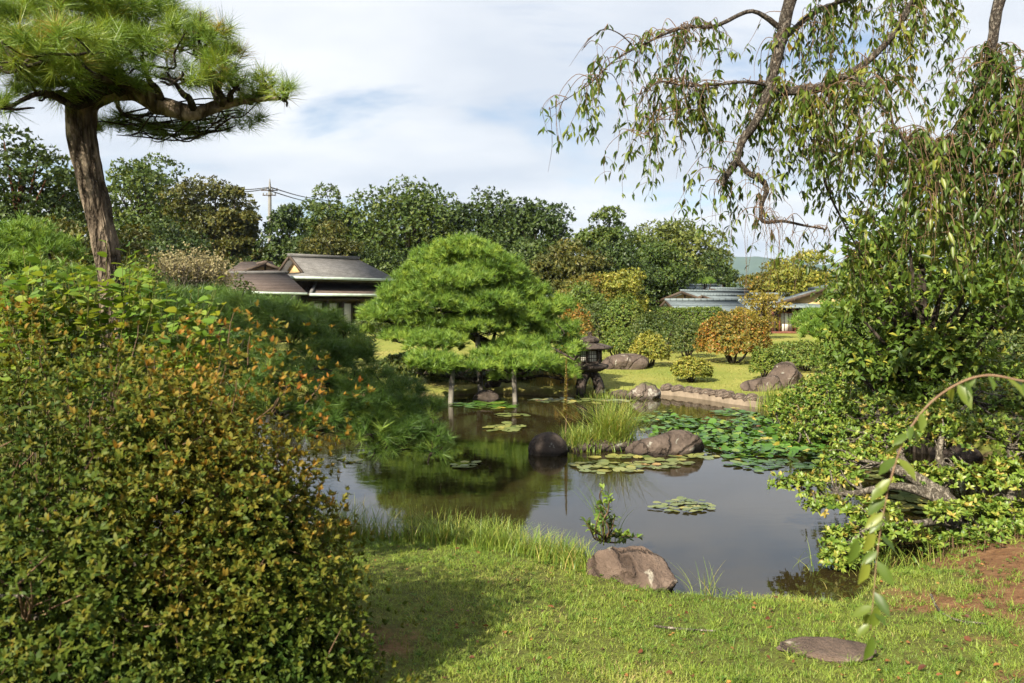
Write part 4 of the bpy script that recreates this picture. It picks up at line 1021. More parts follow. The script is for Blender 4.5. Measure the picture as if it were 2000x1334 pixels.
# niwaki pine far left, rounded pines on the right
lb = ground_thing(60, 12)
lp = Thing('pine_tree', 'soft green cushion pine at the left edge below the dark trees', 'pine', lb)
lpads = pads_px([(40, 468, 12, 75, 36), (95, 492, 12, 55, 34), (25, 530, 11.5, 70, 34), (110, 545, 11.5, 62, 30), (20, 585, 11, 66, 30), (190, 560, 12.2, 70, 34), (-40, 500, 12, 60, 40), (250, 560, 12.5, 50, 34)])
pine_tufts(lp, lpads, 60, .15, M['pine_mid'], TUFT_M, 80, .42, .1)
L = [tube([lb - np.array([0, 0, .2]), P(70, 620, 12), P(60, 540, 12), P(45, 490, 12)], [.14, .11, .08, .03], 8, 4, .1)]
for c, r in lpads: L.append(limb_to(P(65, 590, 12), c, .04, .015))
V, Fa, _ = tubes(L); lp.part('trunk', V, Fa, M['bark_dark'])
for lab, px, py, D, hw, hh in [('rounded light green pine in front of the garden house', 1612, 634, 29, 58, 40), ('small round clipped pine in front of the rear villa roof', 1376, 552, 60, 17, 10)]:
    b = ground_thing(px, D); th = Thing('pine_tree', lab, 'pine', b)
    c = P(px, py, D); r = (hw / F * D, hw / F * D, hh / F * D)
    pd = [(c, r)]
    if hw > 30: pd += [(c + np.array([.9, -.5, -.35]), (.7, .7, .4)), (c + np.array([-.5, -.6, -.3]), (.6, .6, .4))]
    pine_tufts(th, pd, 26, .26, M['pine_mid'], TUFT_M, 0, .5, .1)
    V, Fa, _ = tubes([tube([b - np.array([0, 0, .2]), (b + c) / 2 + np.array([.05, 0, 0]), c], [.12, .09, .04], 8, 4)] + [limb_to((b + c) / 2, c + rng.normal(size=3) * np.array(r) * .4, .05, .02) for _ in range(6)])
    th.part('trunk', V, Fa, M['bark_dark'])
# wooden props
for lab, x0, y0, x1, y1, D, r in [('left wooden prop under the central pine, pale and leaning right', 879, 790, 885, 700, 16.5, .056), ('middle wooden prop under the central pine, behind the rock', 941, 778, 932, 650, 17.9, .066),
                                  ('right wooden prop under the central pine', 1007, 785, 1002, 690, 16.9, .052)]:
    a, b = P(x0, y0, D), P(x1, y1, D); a[2] = -.3
    V, Fa, _ = tube([a, a + (b - a) * .35, a + (b - a) * .7, b], [r * 1.1, r, r * .95, r * .85], 14, 4, .12, x0)
    tag(obj('prop_post', make_mesh('prop_post', V - np.array([a[0], a[1], 0]), Fa, M['post'], smooth=True), loc=(a[0], a[1], 0)), lab, 'post', 'wooden props of the central pine')

# ------------------------------------------------------------------ rocks
_ico = None
def ico(sub=4):
    import bmesh
    bm = bmesh.new(); bmesh.ops.create_icosphere(bm, subdivisions=sub, radius=1)
    V = np.array([v.co[:] for v in bm.verts]); Fa = np.array([[v.index for v in f.verts] for f in bm.faces]); bm.free(); return V, Fa
ICO5, ICO3 = ico(5), ico(3)
ICO4 = ico(4)
def rock_shape(rad, seed, tmpl=ICO4, facet=.2, flat=.0, rz=0.0, ncut=None):
    V, Fa = tmpl; V = V.copy()
    r = np.random.default_rng(int(seed * 10))
    ncut = int(90 * facet) if ncut is None else ncut
    for i in range(ncut):                            # chip flat faces off
        d = nrm(r.normal(size=3)); h = .66 + .27 * r.random()
        o = V @ d; m = o > h; V[m] -= np.outer((o[m] - h) * .93, d)
    V *= (1 + facet * .7 * fnoise(V, 1.6, seed) + facet * .3 * fnoise(V, 4.5, seed + 3) + facet * .16 * fnoise(V, 11, seed + 7) + facet * .08 * fnoise(V, 26, seed + 9))[:, None]
    V *= np.array(rad)
    if flat: V[:, 2] = np.where(V[:, 2] > flat * rad[2], flat * rad[2] + (V[:, 2] - flat * rad[2]) * .25, V[:, 2])
    c, s = math.cos(rz), math.sin(rz); V = V @ np.array([[c, s, 0], [-s, c, 0], [0, 0, 1]])
    return V, Fa
def rock(label, px, py, D, wpx, hpx, mat, seed, depth=.7, facet=.2, flat=0.0, rz=0.0, sink=.35, wedge=0.0, ncut=None):
    """px,py = centre of its visible base"""
    b = P(px, py, D); rx = wpx / 2 / F * D; h = hpx / F * D
    V, Fa = rock_shape((rx, rx * depth, h / (1 - sink / 2) * .72), seed, ICO5 if D < 7 else ICO4, facet=facet, flat=flat, rz=rz, ncut=ncut)
    if wedge: V[:, 2] *= np.where(V[:, 2] > 0, np.clip(.86 - wedge * V[:, 0] / rx, .2, 1.6), 1)
    V[:, 2] += h - V[:, 2].max()
    b[2] = min(b[2], max(gz(b[0], b[1]), 0) + .0)
    th = obj('rock', make_mesh('rock', V, Fa, mat, smooth=True), loc=b)
    tag(th, label, 'rock', 'garden rocks'); return th
rock('large brown rock on the near grass bank with pale lichen spot', 1243, 1152, 5.75, 215, 88, M['rock_near'], 4.4, .75, .26, rz=-.5, wedge=.42)
rock('smooth round dark rock in the water left of the reeds', 1070, 884, 10.9, 78, 42, M['rock_dark'], 8.6, .8, .05, ncut=0)
rock('long low rock in the water right of the reeds', 1305, 882, 11.0, 172, 46, M['rock_brown'], 4.7, .55, .20, rz=.1)
rock('small dark rock in the water below the central pine', 950, 784, 16.9, 54, 22, M['rock_dark'], 6.2, .8, .16)
rock('brown mound rock on the lawn behind the lantern', 1220, 709, 23, 100, 30, M['rock_brown'], 9.4, .6, .08, wedge=-.15)
rock('tall brown rock with white lichen on the lawn, right', 1530, 762, 18.3, 84, 56, M['rock_brown'], 12.4, .8, .18, wedge=-.25)
rock('low brown rock leaning against the lichen rock', 1486, 764, 17.9, 84, 32, M['rock_brown'], 15.0, .7, .14, wedge=-.4)
rock('mossy pale-speckled rock at the pond corner right of the lantern', 1262, 774, 17.6, 66, 32, M['rock_moss'], 17.7, .8, .2)
rock('flat reddish rock at the water edge between lantern and mossy rock', 1212, 772, 17.8, 46, 14, M['rock_brown'], 19.2, .8, .16)
rock('flat half-buried stone in the foreground grass', 1612, 1268, 4.2, 176, 15, M['rock_near'], 44.4, .62, .16, flat=.1, ncut=3)
rock('small dark stone in the tall grass of the near bank', 806, 1060, 6.75, 40, 34, M['rock_dark'], 23.6, .8, .2)
rock('dark rock half hidden behind the right azalea', 1868, 885, 10.5, 96, 40, M['rock_dark'], 25.1, .7, .18)
rock('pale boulder at the shaded shore behind the lantern', 1200, 748, 20.5, 34, 12, M['rock_moss'], 27.3, .8, .2)
rock('dark shore rock left of the lantern feet', 1085, 776, 18.3, 44, 16, M['rock_dark'], 29.3, .8, .2)
rock('dark shore rock between pine trunk and right prop', 1048, 776, 18.5, 36, 14, M['rock_dark'], 31.3, .8, .2)
rock('dark shore stone left of the left prop', 836, 776, 18.2, 40, 11, M['rock_dark'], 33.3, .8, .2)
rock('small dark stone showing through the lantern arch', 1150, 772, 19.2, 26, 16, M['rock_dark'], 35.3, .8, .2)

# stone edging of the far shore
ep = [W0(x, y)[:2] for x, y in [(1286, 769), (1330, 773), (1385, 780), (1440, 789), (1500, 796)]]
edge = Thing('pond_edging', 'curved edging of rounded stones set in mortar along the far shore', 'stone edging', (ep[2][0], ep[2][1], 0))
epath, _ = smooth_path(np.array([[*p, 0] for p in ep]), np.zeros(len(ep)), 12)
V = []
for i, p in enumerate(epath):
    t = nrm(epath[min(i + 1, len(epath) - 1)] - epath[max(i - 1, 0)]); n_ = np.array([-t[1], t[0], 0])
    for o_, z in ((-.14, -.3), (-.12, .10), (.30, .12), (.32, -.3)): V.append(p + n_ * o_ + np.array([0, 0, z + .012 * math.sin(i * 1.7)]))
m_ = len(epath); Fs = [[i * 4 + k, i * 4 + k + 1, (i + 1) * 4 + k + 1, (i + 1) * 4 + k] for i in range(m_ - 1) for k in range(3)] + [[0, 1, 2, 3], [(m_ - 1) * 4 + k for k in (3, 2, 1, 0)]]
edge.part('mortar_bed', np.array(V), np.array(Fs), M['mortar'])
seg = np.cumsum([0] + [np.linalg.norm(epath[i + 1] - epath[i]) for i in range(m_ - 1)]); s_ = .08
sv = [make_mesh('stone', *rock_shape((.5, .42, .40), 40 + k * 3.1, ICO3, .12, rz=0), M['edging'], smooth=True) for k in range(5)]
while s_ < seg[-1]:
    ln = .18 + .17 * rng.random(); j = min(np.searchsorted(seg, s_ + ln / 2), m_ - 1); p = epath[j]
    t = nrm(epath[min(j + 1, m_ - 1)] - epath[j - 1])
    o = obj('stone', sv[rng.integers(0, 5)], edge.e, loc=p + np.array([0, .05, .13]) - edge.base)
    o.rotation_euler = (0, 0, math.atan2(t[1], t[0])); o.scale = (ln * 1.05, .34 + .1 * rng.random(), .24 + .08 * rng.random()); s_ += ln + .012

# ------------------------------------------------------------------ stone lantern
lx, ly = (1152 - 1000) / F * 18.1, 18.1
lz = .02
lan = Thing('stone_lantern', 'dark stone lantern on arched legs at the water edge', 'stone lantern', (lx, ly, lz))
u = 1.0 / 86.0 * 1.02                              # one photo pixel in metres at this distance
ml = M['lantern']
def leg(a):
    pts, n = [], 9
    V, Fs = [], []
    for i in range(n):                             # curved leg: outer foot up to the centre hub
        t = i / (n - 1) * math.pi / 2
        r_o, z_o = .36 * math.cos(t) + .02, .56 * math.sin(t); r_i, z_i = .25 * math.cos(t) + .0, .42 * math.sin(t)
        w = .085 - .01 * math.sin(t)
        for r_, z_ in ((r_i, z_i), (r_o, z_o)):
            for sd_ in (-1, 1):
                V.append([r_ * math.cos(a) - sd_ * w * math.sin(a), r_ * math.sin(a) + sd_ * w * math.cos(a), z_])
    for i in range(n - 1):
        k = i * 4
        for q in ((0, 1, 5, 4), (3, 2, 6, 7), (2, 0, 4, 6), (1, 3, 7, 5)): Fs.append([k + x for x in q])
    Fs += [[2, 3, 1, 0], [(n - 1) * 4 + x for x in (0, 1, 3, 2)]]
    return np.array(V), np.array(Fs)
for k in range(4):
    V, Fs = leg(math.radians(45 + 90 * k)); lan.part('leg', V, Fs, ml, local=True)
hexr = math.radians(12)
V, Fs = lathe([(.12, .50), (.30, .535), (.44, .60), (.455, .645), (.43, .67), (.30, .70)], 6, rot=hexr); lan.part('platform', V, Fs, ml, local=True)
V, Fs = lathe([(.27, .69), (.27, .735), (.255, .735)], 6, rot=hexr); lan.part('chamber_base', V, Fs, ml, local=True)
R6 = .265; Z0, Z1 = .735, 1.02
for k in range(6):
    a0, a1 = hexr + k * math.pi / 3, hexr + (k + 1) * math.pi / 3
    c0, c1 = np.array([math.cos(a0), math.sin(a0), 0]) * R6, np.array([math.cos(a1), math.sin(a1), 0]) * R6
    am = (a0 + a1) / 2; wdt = np.linalg.norm(c1 - c0); mid = (c0 + c1) / 2; rz_ = am + math.pi / 2
    V, Fs = box(c0 * .97 + np.array([0, 0, (Z0 + Z1) / 2]), (.05, .05, Z1 - Z0), a0); lan.part('corner_post', V, Fs, ml, local=True)
    V, Fs = box(mid * .90 + np.array([0, 0, (Z0 + Z1) / 2]), (wdt * .88, .012, Z1 - Z0 - .004), rz_); w = lan.part('window', V, Fs, M['paper'], local=True)
    Lb = []
    t_ = np.array([-math.sin(am), math.cos(am), 0])
    for q in (-.3, -.1, .1, .3): Lb.append(box(mid * .93 + t_ * wdt * q + np.array([0, 0, (Z0 + Z1) / 2]), (.012, .016, Z1 - Z0 - .01), rz_))
    for zz in (.02, .33, .64, .97): Lb.append(box(mid * .935 + np.array([0, 0, Z0 + (Z1 - Z0) * zz]), (wdt * .84, .014, .012 if .1 < zz < .9 else .035), rz_))
    V, Fa, _ = merge([(a, b, np.zeros(len(a))) for a, b in Lb]); lan.part('lattice', V, Fa, M['dark_wood'], local=True, parent=w)
V, Fs = lathe([(.20, 1.015), (.52, 1.035), (.555, 1.055), (.55, 1.08), (.38, 1.125), (.24, 1.165), (.14, 1.18)], 6, rot=hexr); lan.part('roof', V, Fs, ml, local=True)
V, Fs = lathe([(.15, 1.165), (.215, 1.185), (.225, 1.23), (.20, 1.275), (.12, 1.31), (.05, 1.325)], 20); lan.part('cap', V, Fs, ml, local=True, smooth=True)
V, Fs = lathe([(.045, 1.315), (.055, 1.335), (.035, 1.36), (.05, 1.38), (.03, 1.41), (.006, 1.435)], 14); lan.part('finial', V, Fs, ml, local=True, smooth=True)

# ------------------------------------------------------------------ big azalea, lower left
ab = np.array([-2.45, 3.45, gz(-2.45, 3.45)])
az = Thing('azalea_bush', 'large azalea bush with orange-tipped leaves filling the lower left', 'azalea', ab)
ac, ar = np.array([-2.48, 3.6, .42]), np.array([1.86, 1.05, 1.58])
p, nn, r = shell(ac, ar, 34000, .34, .20, 4.6, 2.2, -.55, 2.35)
pxx = 1000 + p[:, 0] / p[:, 1] * F
front = np.sum(nn * nrm(np.array([0, 0, H]) - p), -1)          # the side towards the path, and the crown
vis = (front > -.35) & (pxx > -160) | (rng.random(len(p)) < .22)
p, nn, r = p[vis], nn[vis], r[vis]
p2, nn2, r2 = shell(np.array([-1.62, 3.5, .62]), (.86, .62, .74), 7500, .3, .22, 4.2, 8.0, -.7)
p3, nn3, r3 = shell(np.array([-1.08, 3.5, .82]), (.36, .36, .46), 2600, .2, .25, 4.2, 5.0, -.9)
p4, nn4, r4 = shell(np.array([-.98, 3.45, .45]), (.40, .38, .36), 2400, .2, .25, 4.2, 6.0, -.9)
p5, nn5, r5 = shell(np.array([-1.20, 3.45, 1.10]), (.36, .36, .36), 2200, .2, .25, 4.2, 7.0, -.9)
p6, nn6, r6 = shell(np.array([-1.50, 3.5, 1.36]), (.36, .36, .34), 2000, .2, .25, 4.2, 9.0, -.9)
p3, nn3, r3 = np.concatenate([p3, p4, p5, p6]), np.concatenate([nn3, nn4, nn5, nn6]), np.concatenate([r3, r4, r5, r6])
p, nn, r = np.concatenate([p, p2, p3]), np.concatenate([nn, nn2, nn3]), np.concatenate([r, r2, r3])
p[:, 2] = np.maximum(p[:, 2], ab[2] - .05 + .1 * rng.random(len(p)))
k = 6
axs = nn + np.array([0, 0, .55]) + .45 * rand_dir(len(p))
ps, d, nr, s = sprigs(p, axs, k, 18, 80, .030, .35)
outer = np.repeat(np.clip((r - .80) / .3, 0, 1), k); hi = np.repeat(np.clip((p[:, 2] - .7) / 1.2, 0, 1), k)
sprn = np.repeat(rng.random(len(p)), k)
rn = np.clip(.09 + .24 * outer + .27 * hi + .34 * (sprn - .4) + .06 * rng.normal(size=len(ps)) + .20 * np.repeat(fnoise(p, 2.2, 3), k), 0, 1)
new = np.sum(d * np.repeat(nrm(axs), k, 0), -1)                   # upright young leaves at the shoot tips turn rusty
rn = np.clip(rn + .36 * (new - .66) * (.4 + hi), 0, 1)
nearest = np.repeat((r > .83) & (np.sum(nn * nrm(np.array([0, 0, H]) - p), -1) > .1), k)
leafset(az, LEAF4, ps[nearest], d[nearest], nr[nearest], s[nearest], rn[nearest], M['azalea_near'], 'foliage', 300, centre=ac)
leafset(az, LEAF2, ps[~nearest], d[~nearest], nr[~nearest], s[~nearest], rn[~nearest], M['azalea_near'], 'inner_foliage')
L = []; L2 = []
for i in range(70):                                # grey limbs inside the bush
    a = rng.random() * 6.28; e = ac + rand_dir(1)[0] * ar * (.62 + .22 * rng.random()); e[2] = max(e[2], .35)
    st = ab + np.array([math.cos(a) * .35, math.sin(a) * .25, -.05])
    m1 = st + (e - st) * .4 + rng.normal(size=3) * .14; m1[2] = max(m1[2], .2); m2 = st + (e - st) * .72 + rng.normal(size=3) * .12
    L.append(tube([st, m1, m2, e], [.028, .020, .013, .006], 7, 5, .12, i))
    for j in range(7):
        b0 = m2 + (e - m2) * rng.random(); e2 = b0 + nrm(b0 - ac + np.array([0, 0, .4])) * (.16 + .2 * rng.random()) + rng.normal(size=3) * .07
        L2.append(tube([b0, (b0 + e2) / 2 + rng.normal(size=3) * .02, e2], [.006, .004, .002], 5, 3))
V, Fa, _ = tubes(L); az.part('branch', V, Fa, M['bark_grey'])
sel = rng.permutation(len(p))[:1100]
for i in sel:                                      # shoots that carry the leaf rosettes
    q = p[i]; dd = nrm(axs[i]); L2.append(tube([q - dd * .14 + rng.normal(size=3) * .02, q - dd * .05, q], [.0028, .0022, .0014], 4, 1))
V, Fa, _ = tubes(L2); az.part('twig', V, Fa, M['twig'])

# broad-leaved lime shrub behind the azalea
bb = np.array([-2.9, 5.0, gz(-2.9, 5.0)])
bl = Thing('broadleaf_shrub', 'bright lime shrub with broad leaves rising behind the azalea', 'shrub', bb)
L, lp_, lx_, lz_, ls_ = [], [], [], [], []
for i in range(150):
    x_ = -30 + 470 * rng.random(); ytop = 520 + 60 * rng.random() + (60 if x_ > 330 else 0) - (50 if rng.random() < .18 else 0) + abs(x_ - 180) * .05
    D = 4.5 + .7 * rng.random(); e = P(x_, ytop, D)
    st = bb + np.array([(e[0] - bb[0]) * .6, rng.normal() * .15, .6]); m = (st + e) / 2 + rng.normal(size=3) * .05
    L.append(tube([st, m, e], [.004, .003, .0015], 5, 4))
    n = 11
    for j in range(n):
        t = .5 + .5 * j / (n - 1); q = st * (1 - t) ** 2 + 2 * m * t * (1 - t) + e * t * t
        a = rng.random() * 6.28
        lp_.append(q); lx_.append([math.cos(a), math.sin(a), .15 + .4 * rng.random() * (1 if j > 5 else .3)]); lz_.append(nrm(np.array([-.35, -.25, .8]) + rng.normal(size=3) * .35)); ls_.append((.065 + .045 * rng.random()) * (.7 if j == n - 1 else 1))
lp_, lx_, lz_, ls_ = map(np.array, (lp_, lx_, lz_, ls_))
leafset(bl, LEAFW, lp_, lx_, lz_, ls_, np.clip(.5 + .28 * rng.normal(size=len(lp_)), 0, 1), M['broad_lime'], 'foliage', 240)
V, Fa, _ = tubes(L); bl.part('stem', V, Fa, M['lime_stem'])

# ------------------------------------------------------------------ azaleas on the right bank
def blob_azalea(th, blobs, per, leaf, mat, tmpl, parts, k=6, zmin=-.6, inner=.25, rn0=.45, cen=None, lo=25, hi=88):
    P_, A_ = [], []
    for px, py, D, hw, hh in blobs:
        c = P(px, py, D); rad = (hw / F * D, hw / F * D * .8, hh / F * D)
        n = int(per * hw * hh / 3000)
        p, nn, r = shell(c, rad, n, inner, .22, 3.0, rng.random() * 60, zmin); P_.append(p); A_.append(nn * .7 + np.array([0, 0, .8]))
    P_ = np.concatenate(P_); A_ = np.concatenate(A_) + .4 * rand_dir(len(P_))
    zg_ = np.maximum(ground_z(P_[:, 0], P_[:, 1]), 0) + .03; P_[:, 2] = np.maximum(P_[:, 2], zg_ + .05 * rng.random(len(P_)))
    ps, d, nr, s = sprigs(P_, A_, k, lo, hi, leaf, .3)
    rn = np.clip(np.repeat(rn0 + .25 * rng.normal(size=len(P_)), k) + .12 * rng.normal(size=len(ps)), 0, 1)
    leafset(th, tmpl, ps, d, nr, s, rn, mat, 'foliage', parts, centre=cen)
    return P_
r1b = np.array([4.15, 7.1, gz(4.15, 7.1)])
ra = Thing('azalea_bush', 'open-branched azalea leaning over the water at the right', 'azalea', r1b)
rbl = [(1560, 945, 7.0, 55, 22), (1610, 985, 6.8, 45, 18), (1640, 930, 7.2, 50, 22), (1660, 1060, 6.3, 55, 34), (1640, 1095, 6.1, 40, 24), (1700, 1000, 6.6, 55, 24), (1700, 890, 7.5, 60, 30), (1760, 850, 7.6, 70, 34),
       (1660, 850, 8.0, 50, 26), (1840, 820, 7.6, 75, 36), (1930, 850, 7.3, 75, 40), (1980, 930, 7.0, 60, 40), (1880, 930, 7.2, 60, 26), (1800, 930, 7.2, 50, 22), (1940, 1000, 6.8, 60, 26), (1850, 1000, 6.6, 45, 18),
       (1760, 1040, 6.3, 45, 20), (1720, 800, 8.4, 60, 28), (1900, 770, 8.2, 80, 30), (1990, 790, 7.8, 60, 40), (2040, 880, 7.2, 60, 60), (1890, 1060, 6.9, 60, 18), (1970, 1060, 6.7, 60, 22), (1640, 890, 7.6, 40, 20)]
tipsr = blob_azalea(ra, rbl, 300, .052, M['azalea_lime'], LEAF4, 300, 8, -.6, .2, .55)
trunkr = [r1b - np.array([0, 0, .1]), P(1860, 985, 7.0), P(1790, 935, 7.1), P(1720, 905, 7.2)]
L = [tube(trunkr, [.085, .07, .055, .03], 12, 6, .2, 3.0), tube([P(1880, 1030, 6.9), P(1840, 1020, 6.7), P(1770, 1025, 6.4), P(1700, 1030, 6.3), P(1655, 1065, 6.2)], [.05, .035, .025, .015, .008], 10, 5, .2, 5),
     tube([P(1850, 985, 7.0), P(1760, 950, 7.0), P(1660, 965, 6.9), P(1600, 965, 6.9), P(1555, 948, 7.0)], [.045, .035, .026, .018, .008], 10, 5, .2, 6),
     tube([r1b, P(1960, 1000, 6.9), P(1985, 930, 7.0), P(1960, 860, 7.2)], [.06, .045, .03, .015], 10, 5, .2, 8), tube([P(1850, 985, 7.0), P(1835, 900, 7.3), P(1845, 840, 7.5), P(1900, 780, 8.0)], [.05, .035, .025, .012], 10, 5, .2, 9),
     tube([P(1790, 935, 7.1), P(1745, 870, 7.5), P(1725, 820, 8.2)], [.035, .025, .012], 8, 5, .2, 10)]
nodes_ = np.concatenate([smooth_path(np.array(q), np.zeros(len(q)), 4)[0] for q in ([trunkr[1], trunkr[2], trunkr[3]], [P(1840, 1020, 6.7), P(1700, 1030, 6.3), P(1655, 1065, 6.2)], [P(1760, 950, 7.0), P(1600, 965, 6.9), P(1555, 948, 7.0)], [P(1960, 1000, 6.9), P(1985, 930, 7.0), P(1960, 860, 7.2)], [P(1835, 900, 7.3), P(1900, 780, 8.0)], [P(1745, 870, 7.5), P(1725, 820, 8.2)])])
for i in rng.permutation(len(tipsr))[:520]:
    e = tipsr[i]; a = nodes_[np.argmin(np.linalg.norm(nodes_ - e, axis=1))]
    if np.linalg.norm(a - e) < 1.1: L.append(limb_to(a, e, .010, .003, .02, .10))
V, Fa, _ = tubes(L); ra.part('branch', V, Fa, M['bark_grey'], smooth=True)
for lab, bl_, mat, lf, D0, p0 in [
    ('low green azalea bank on the right shore beyond the lily pads', [(1545, 800, 13, 50, 30), (1600, 770, 13, 60, 34), (1660, 745, 13.2, 65, 36), (1620, 820, 12, 55, 34), (1560, 845, 11.6, 40, 20), (1720, 730, 13, 60, 34), (1690, 790, 12, 65, 34)], 'azalea_lime', .06, 12.6, 1660),
    ('yellow-topped azalea bank at the right edge under the camellia', [(1790, 730, 12, 60, 30), (1850, 710, 12, 65, 26), (1930, 720, 11.6, 70, 30), (1990, 745, 11, 60, 36), (1780, 780, 11.2, 55, 34), (1850, 770, 11, 60, 34), (2040, 780, 10.6, 60, 40)], 'azalea_lime', .06, 11.6, 1900)]:
    x_ = (p0 - 1000) / F * D0; b_ = np.array([x_, D0, gz(x_, D0)])
    th = Thing('azalea_bush', lab, 'azalea', b_, 'azaleas on the right bank')
    tp_ = blob_azalea(th, bl_, 620, lf, M[mat], LEAF2, 0, 6, -.75, .5, .42)
    L = []
    for i in rng.permutation(len(tp_))[:90]:
        q = tp_[i]; g0 = np.array([q[0] * .97 + b_[0] * .03, q[1], max(gz(q[0], q[1]), 0)]); L.append(tube([g0, (g0 + q) / 2 + rng.normal(size=3) * .08, q], [.02, .013, .006], 5, 3))
    V, Fa, _ = tubes(L); th.part('branch', V, Fa, M['bark_grey'])

# ------------------------------------------------------------------ weeping cherry, upper right
chb = np.array([5.75, 6.95, gz(5.75, 6.95)])
ch = Thing('weeping_cherry_tree', 'weeping cherry tree with hanging leafy twigs across the upper right', 'cherry tree', chb)
T1 = np.array([5.3, 6.8, 5.5])
V, Fa, _ = tube([chb - np.array([0, 0, .2]), np.array([5.6, 6.9, 2.4]), np.array([5.45, 6.85, 4.2]), T1, np.array([5.2, 6.7, 6.6])], [.2, .16, .14, .12, .06], 16, 6, .12, 4); ch.part('trunk', V, Fa, M['bark_cherry'], smooth=True)
CK = 1.24                                         # distance factor of the cherry's crown
def PP(*a): return [P(x_, y_, D_ * CK) for x_, y_, D_ in a]
BR = {
    'main': ([T1, np.array([3.85, 6.6, 5.8])] + PP((1570, -70, 5.2), (1545, -5, 5.2), (1525, 80, 5.2), (1500, 180, 5.15), (1478, 235, 5.1), (1450, 275, 5.1), (1438, 315, 5.1), (1418, 345, 5.1), (1412, 362, 5.1)), [.11, .09, .078, .072, .066, .058, .05, .045, .043, .040, .022]),
    'hook': (PP((1440, 312, 5.1), (1462, 338, 5.1), (1488, 352, 5.1), (1497, 372, 5.1), (1488, 400, 5.1), (1490, 432, 5.1), (1530, 432, 5.1), (1570, 440, 5.1), (1612, 448, 5.1)), [.03, .026, .028, .026, .02, .018, .014, .011, .006]),
    'cross': (PP((1505, 175, 5.15), (1545, 178, 5.05), (1600, 172, 5.0), (1650, 150, 4.95), (1700, 115, 4.9), (1750, 60, 4.9), (1800, -20, 5.0)) + [np.array([4.2, 6.6, 5.6])], [.05, .044, .04, .036, .03, .028, .03, .05]),
    'left': (PP((1530, 60, 5.2), (1470, 22, 5.15), (1400, 50, 5.1), (1345, 52, 5.1), (1300, 66, 5.1), (1262, 84, 5.05), (1200, 118, 5.0), (1150, 165, 5.0), (1076, 212, 5.0)), [.03, .02, .018, .015, .013, .011, .008, .006, .003]),
    'left_twig': (PP((1235, 88, 5.03), (1210, 66, 5.0), (1180, 57, 5.0), (1150, 78, 5.0), (1136, 100, 5.0)), [.007, .006, .005, .004, .002]),
    'low': (PP((1505, 168, 5.15), (1460, 160, 5.1), (1400, 165, 5.1), (1340, 168, 5.05), (1290, 160, 5.0), (1250, 185, 5.0)), [.02, .016, .013, .010, .007, .004]),
    'inner': (PP((1345, 54, 5.1), (1330, 100, 5.05), (1322, 140, 5.05), (1338, 165, 5.05), (1350, 180, 5.0)), [.014, .012, .010, .008, .004]),
    'inner2': (PP((1400, 170, 5.1), (1360, 180, 5.0), (1300, 215, 5.0), (1262, 265, 4.95)), [.010, .008, .006, .003]),
    'arch': (PP((1600, 170, 5.0), (1660, 150, 4.7), (1705, 185, 4.5), (1750, 250, 4.4), (1800, 330, 4.3), (1830, 420, 4.3)), [.02, .016, .013, .010, .007, .003]),
    'right': ([T1, np.array([4.35, 6.4, 5.2])] + PP((1960, -20, 4.9), (1935, 100, 4.85), (1900, 230, 4.8), (1870, 280, 4.8), (1810, 285, 4.8), (1765, 270, 4.8)), [.08, .06, .05, .04, .03, .018, .012, .005]),
    'right2': (PP((1935, 100, 4.85), (1980, 160, 4.6), (2010, 260, 4.5), (2000, 350, 4.5)), [.03, .022, .014, .006]),
    'deep': (PP((1570, 175, 5.0), (1590, 240, 5.4), (1640, 280, 5.6), (1700, 300, 5.7), (1780, 330, 5.8), (1900, 380, 5.8)), [.03, .026, .022, .018, .012, .005]),
    'top': (PP((1525, 80, 5.2), (1600, 20, 5.5), (1700, -10, 5.6), (1850, -20, 5.4)), [.03, .024, .02, .014]),
    'down': (PP((1600, 250, 5.4), (1610, 350, 5.5), (1645, 430, 5.5), (1690, 510, 5.5)), [.02, .014, .010, .004]),
}
L, bp = [], {}
for nme, (pts, rad) in BR.items():
    q, rr = smooth_path(np.array(pts), np.array(rad) * (.72 if nme == 'main' else .85), 6); bp[nme] = q
    L.append(tube(q, rr, 12 if rad[0] > .03 else 7, 1, .16, len(nme)))
V, Fa, _ = tubes(L); ch.part('branch', V, Fa, M['bark_cherry'], smooth=True)
spawn = [('left', 60, .16, .50, .55, 2), ('left_twig', 5, .1, .25, .4, 0), ('low', 62, .18, .55, .7, 0), ('inner', 16, .15, .45, .6, 0), ('inner2', 24, .2, .5, .7, 0), ('main', 22, .2, .5, .6, 3), ('cross', 72, .2, .7, .85, 0),
         ('hook', 20, .12, .34, .35, 0), ('arch', 54, .2, .62, .8, 0), ('right', 125, .25, .8, .9, 3), ('right2', 125, .25, .8, .9, 0), ('deep', 74, .2, .55, .85, 0), ('top', 74, .25, .85, .85, 0), ('down', 24, .18, .45, .7, 0)]
L, lp_, lx_, lz_, ls_, lr_ = [], [], [], [], [], []
def leaf_bunch(c, hue):
    for _ in range(int(rng.integers(1, 4))):
        b_ = rng.random() * 6.28; sp = .35 + .5 * rng.random()
        lp_.append(c + rng.normal(size=3) * .006); lx_.append([math.cos(b_) * sp, math.sin(b_) * sp, -.85 + .3 * rng.normal()])
        lz_.append([math.cos(b_ + rng.normal() * .7), math.sin(b_ + rng.normal() * .7), .45]); ls_.append(.056 + .040 * rng.random()); lr_.append(min(1, max(0, hue + .13 * rng.normal())))
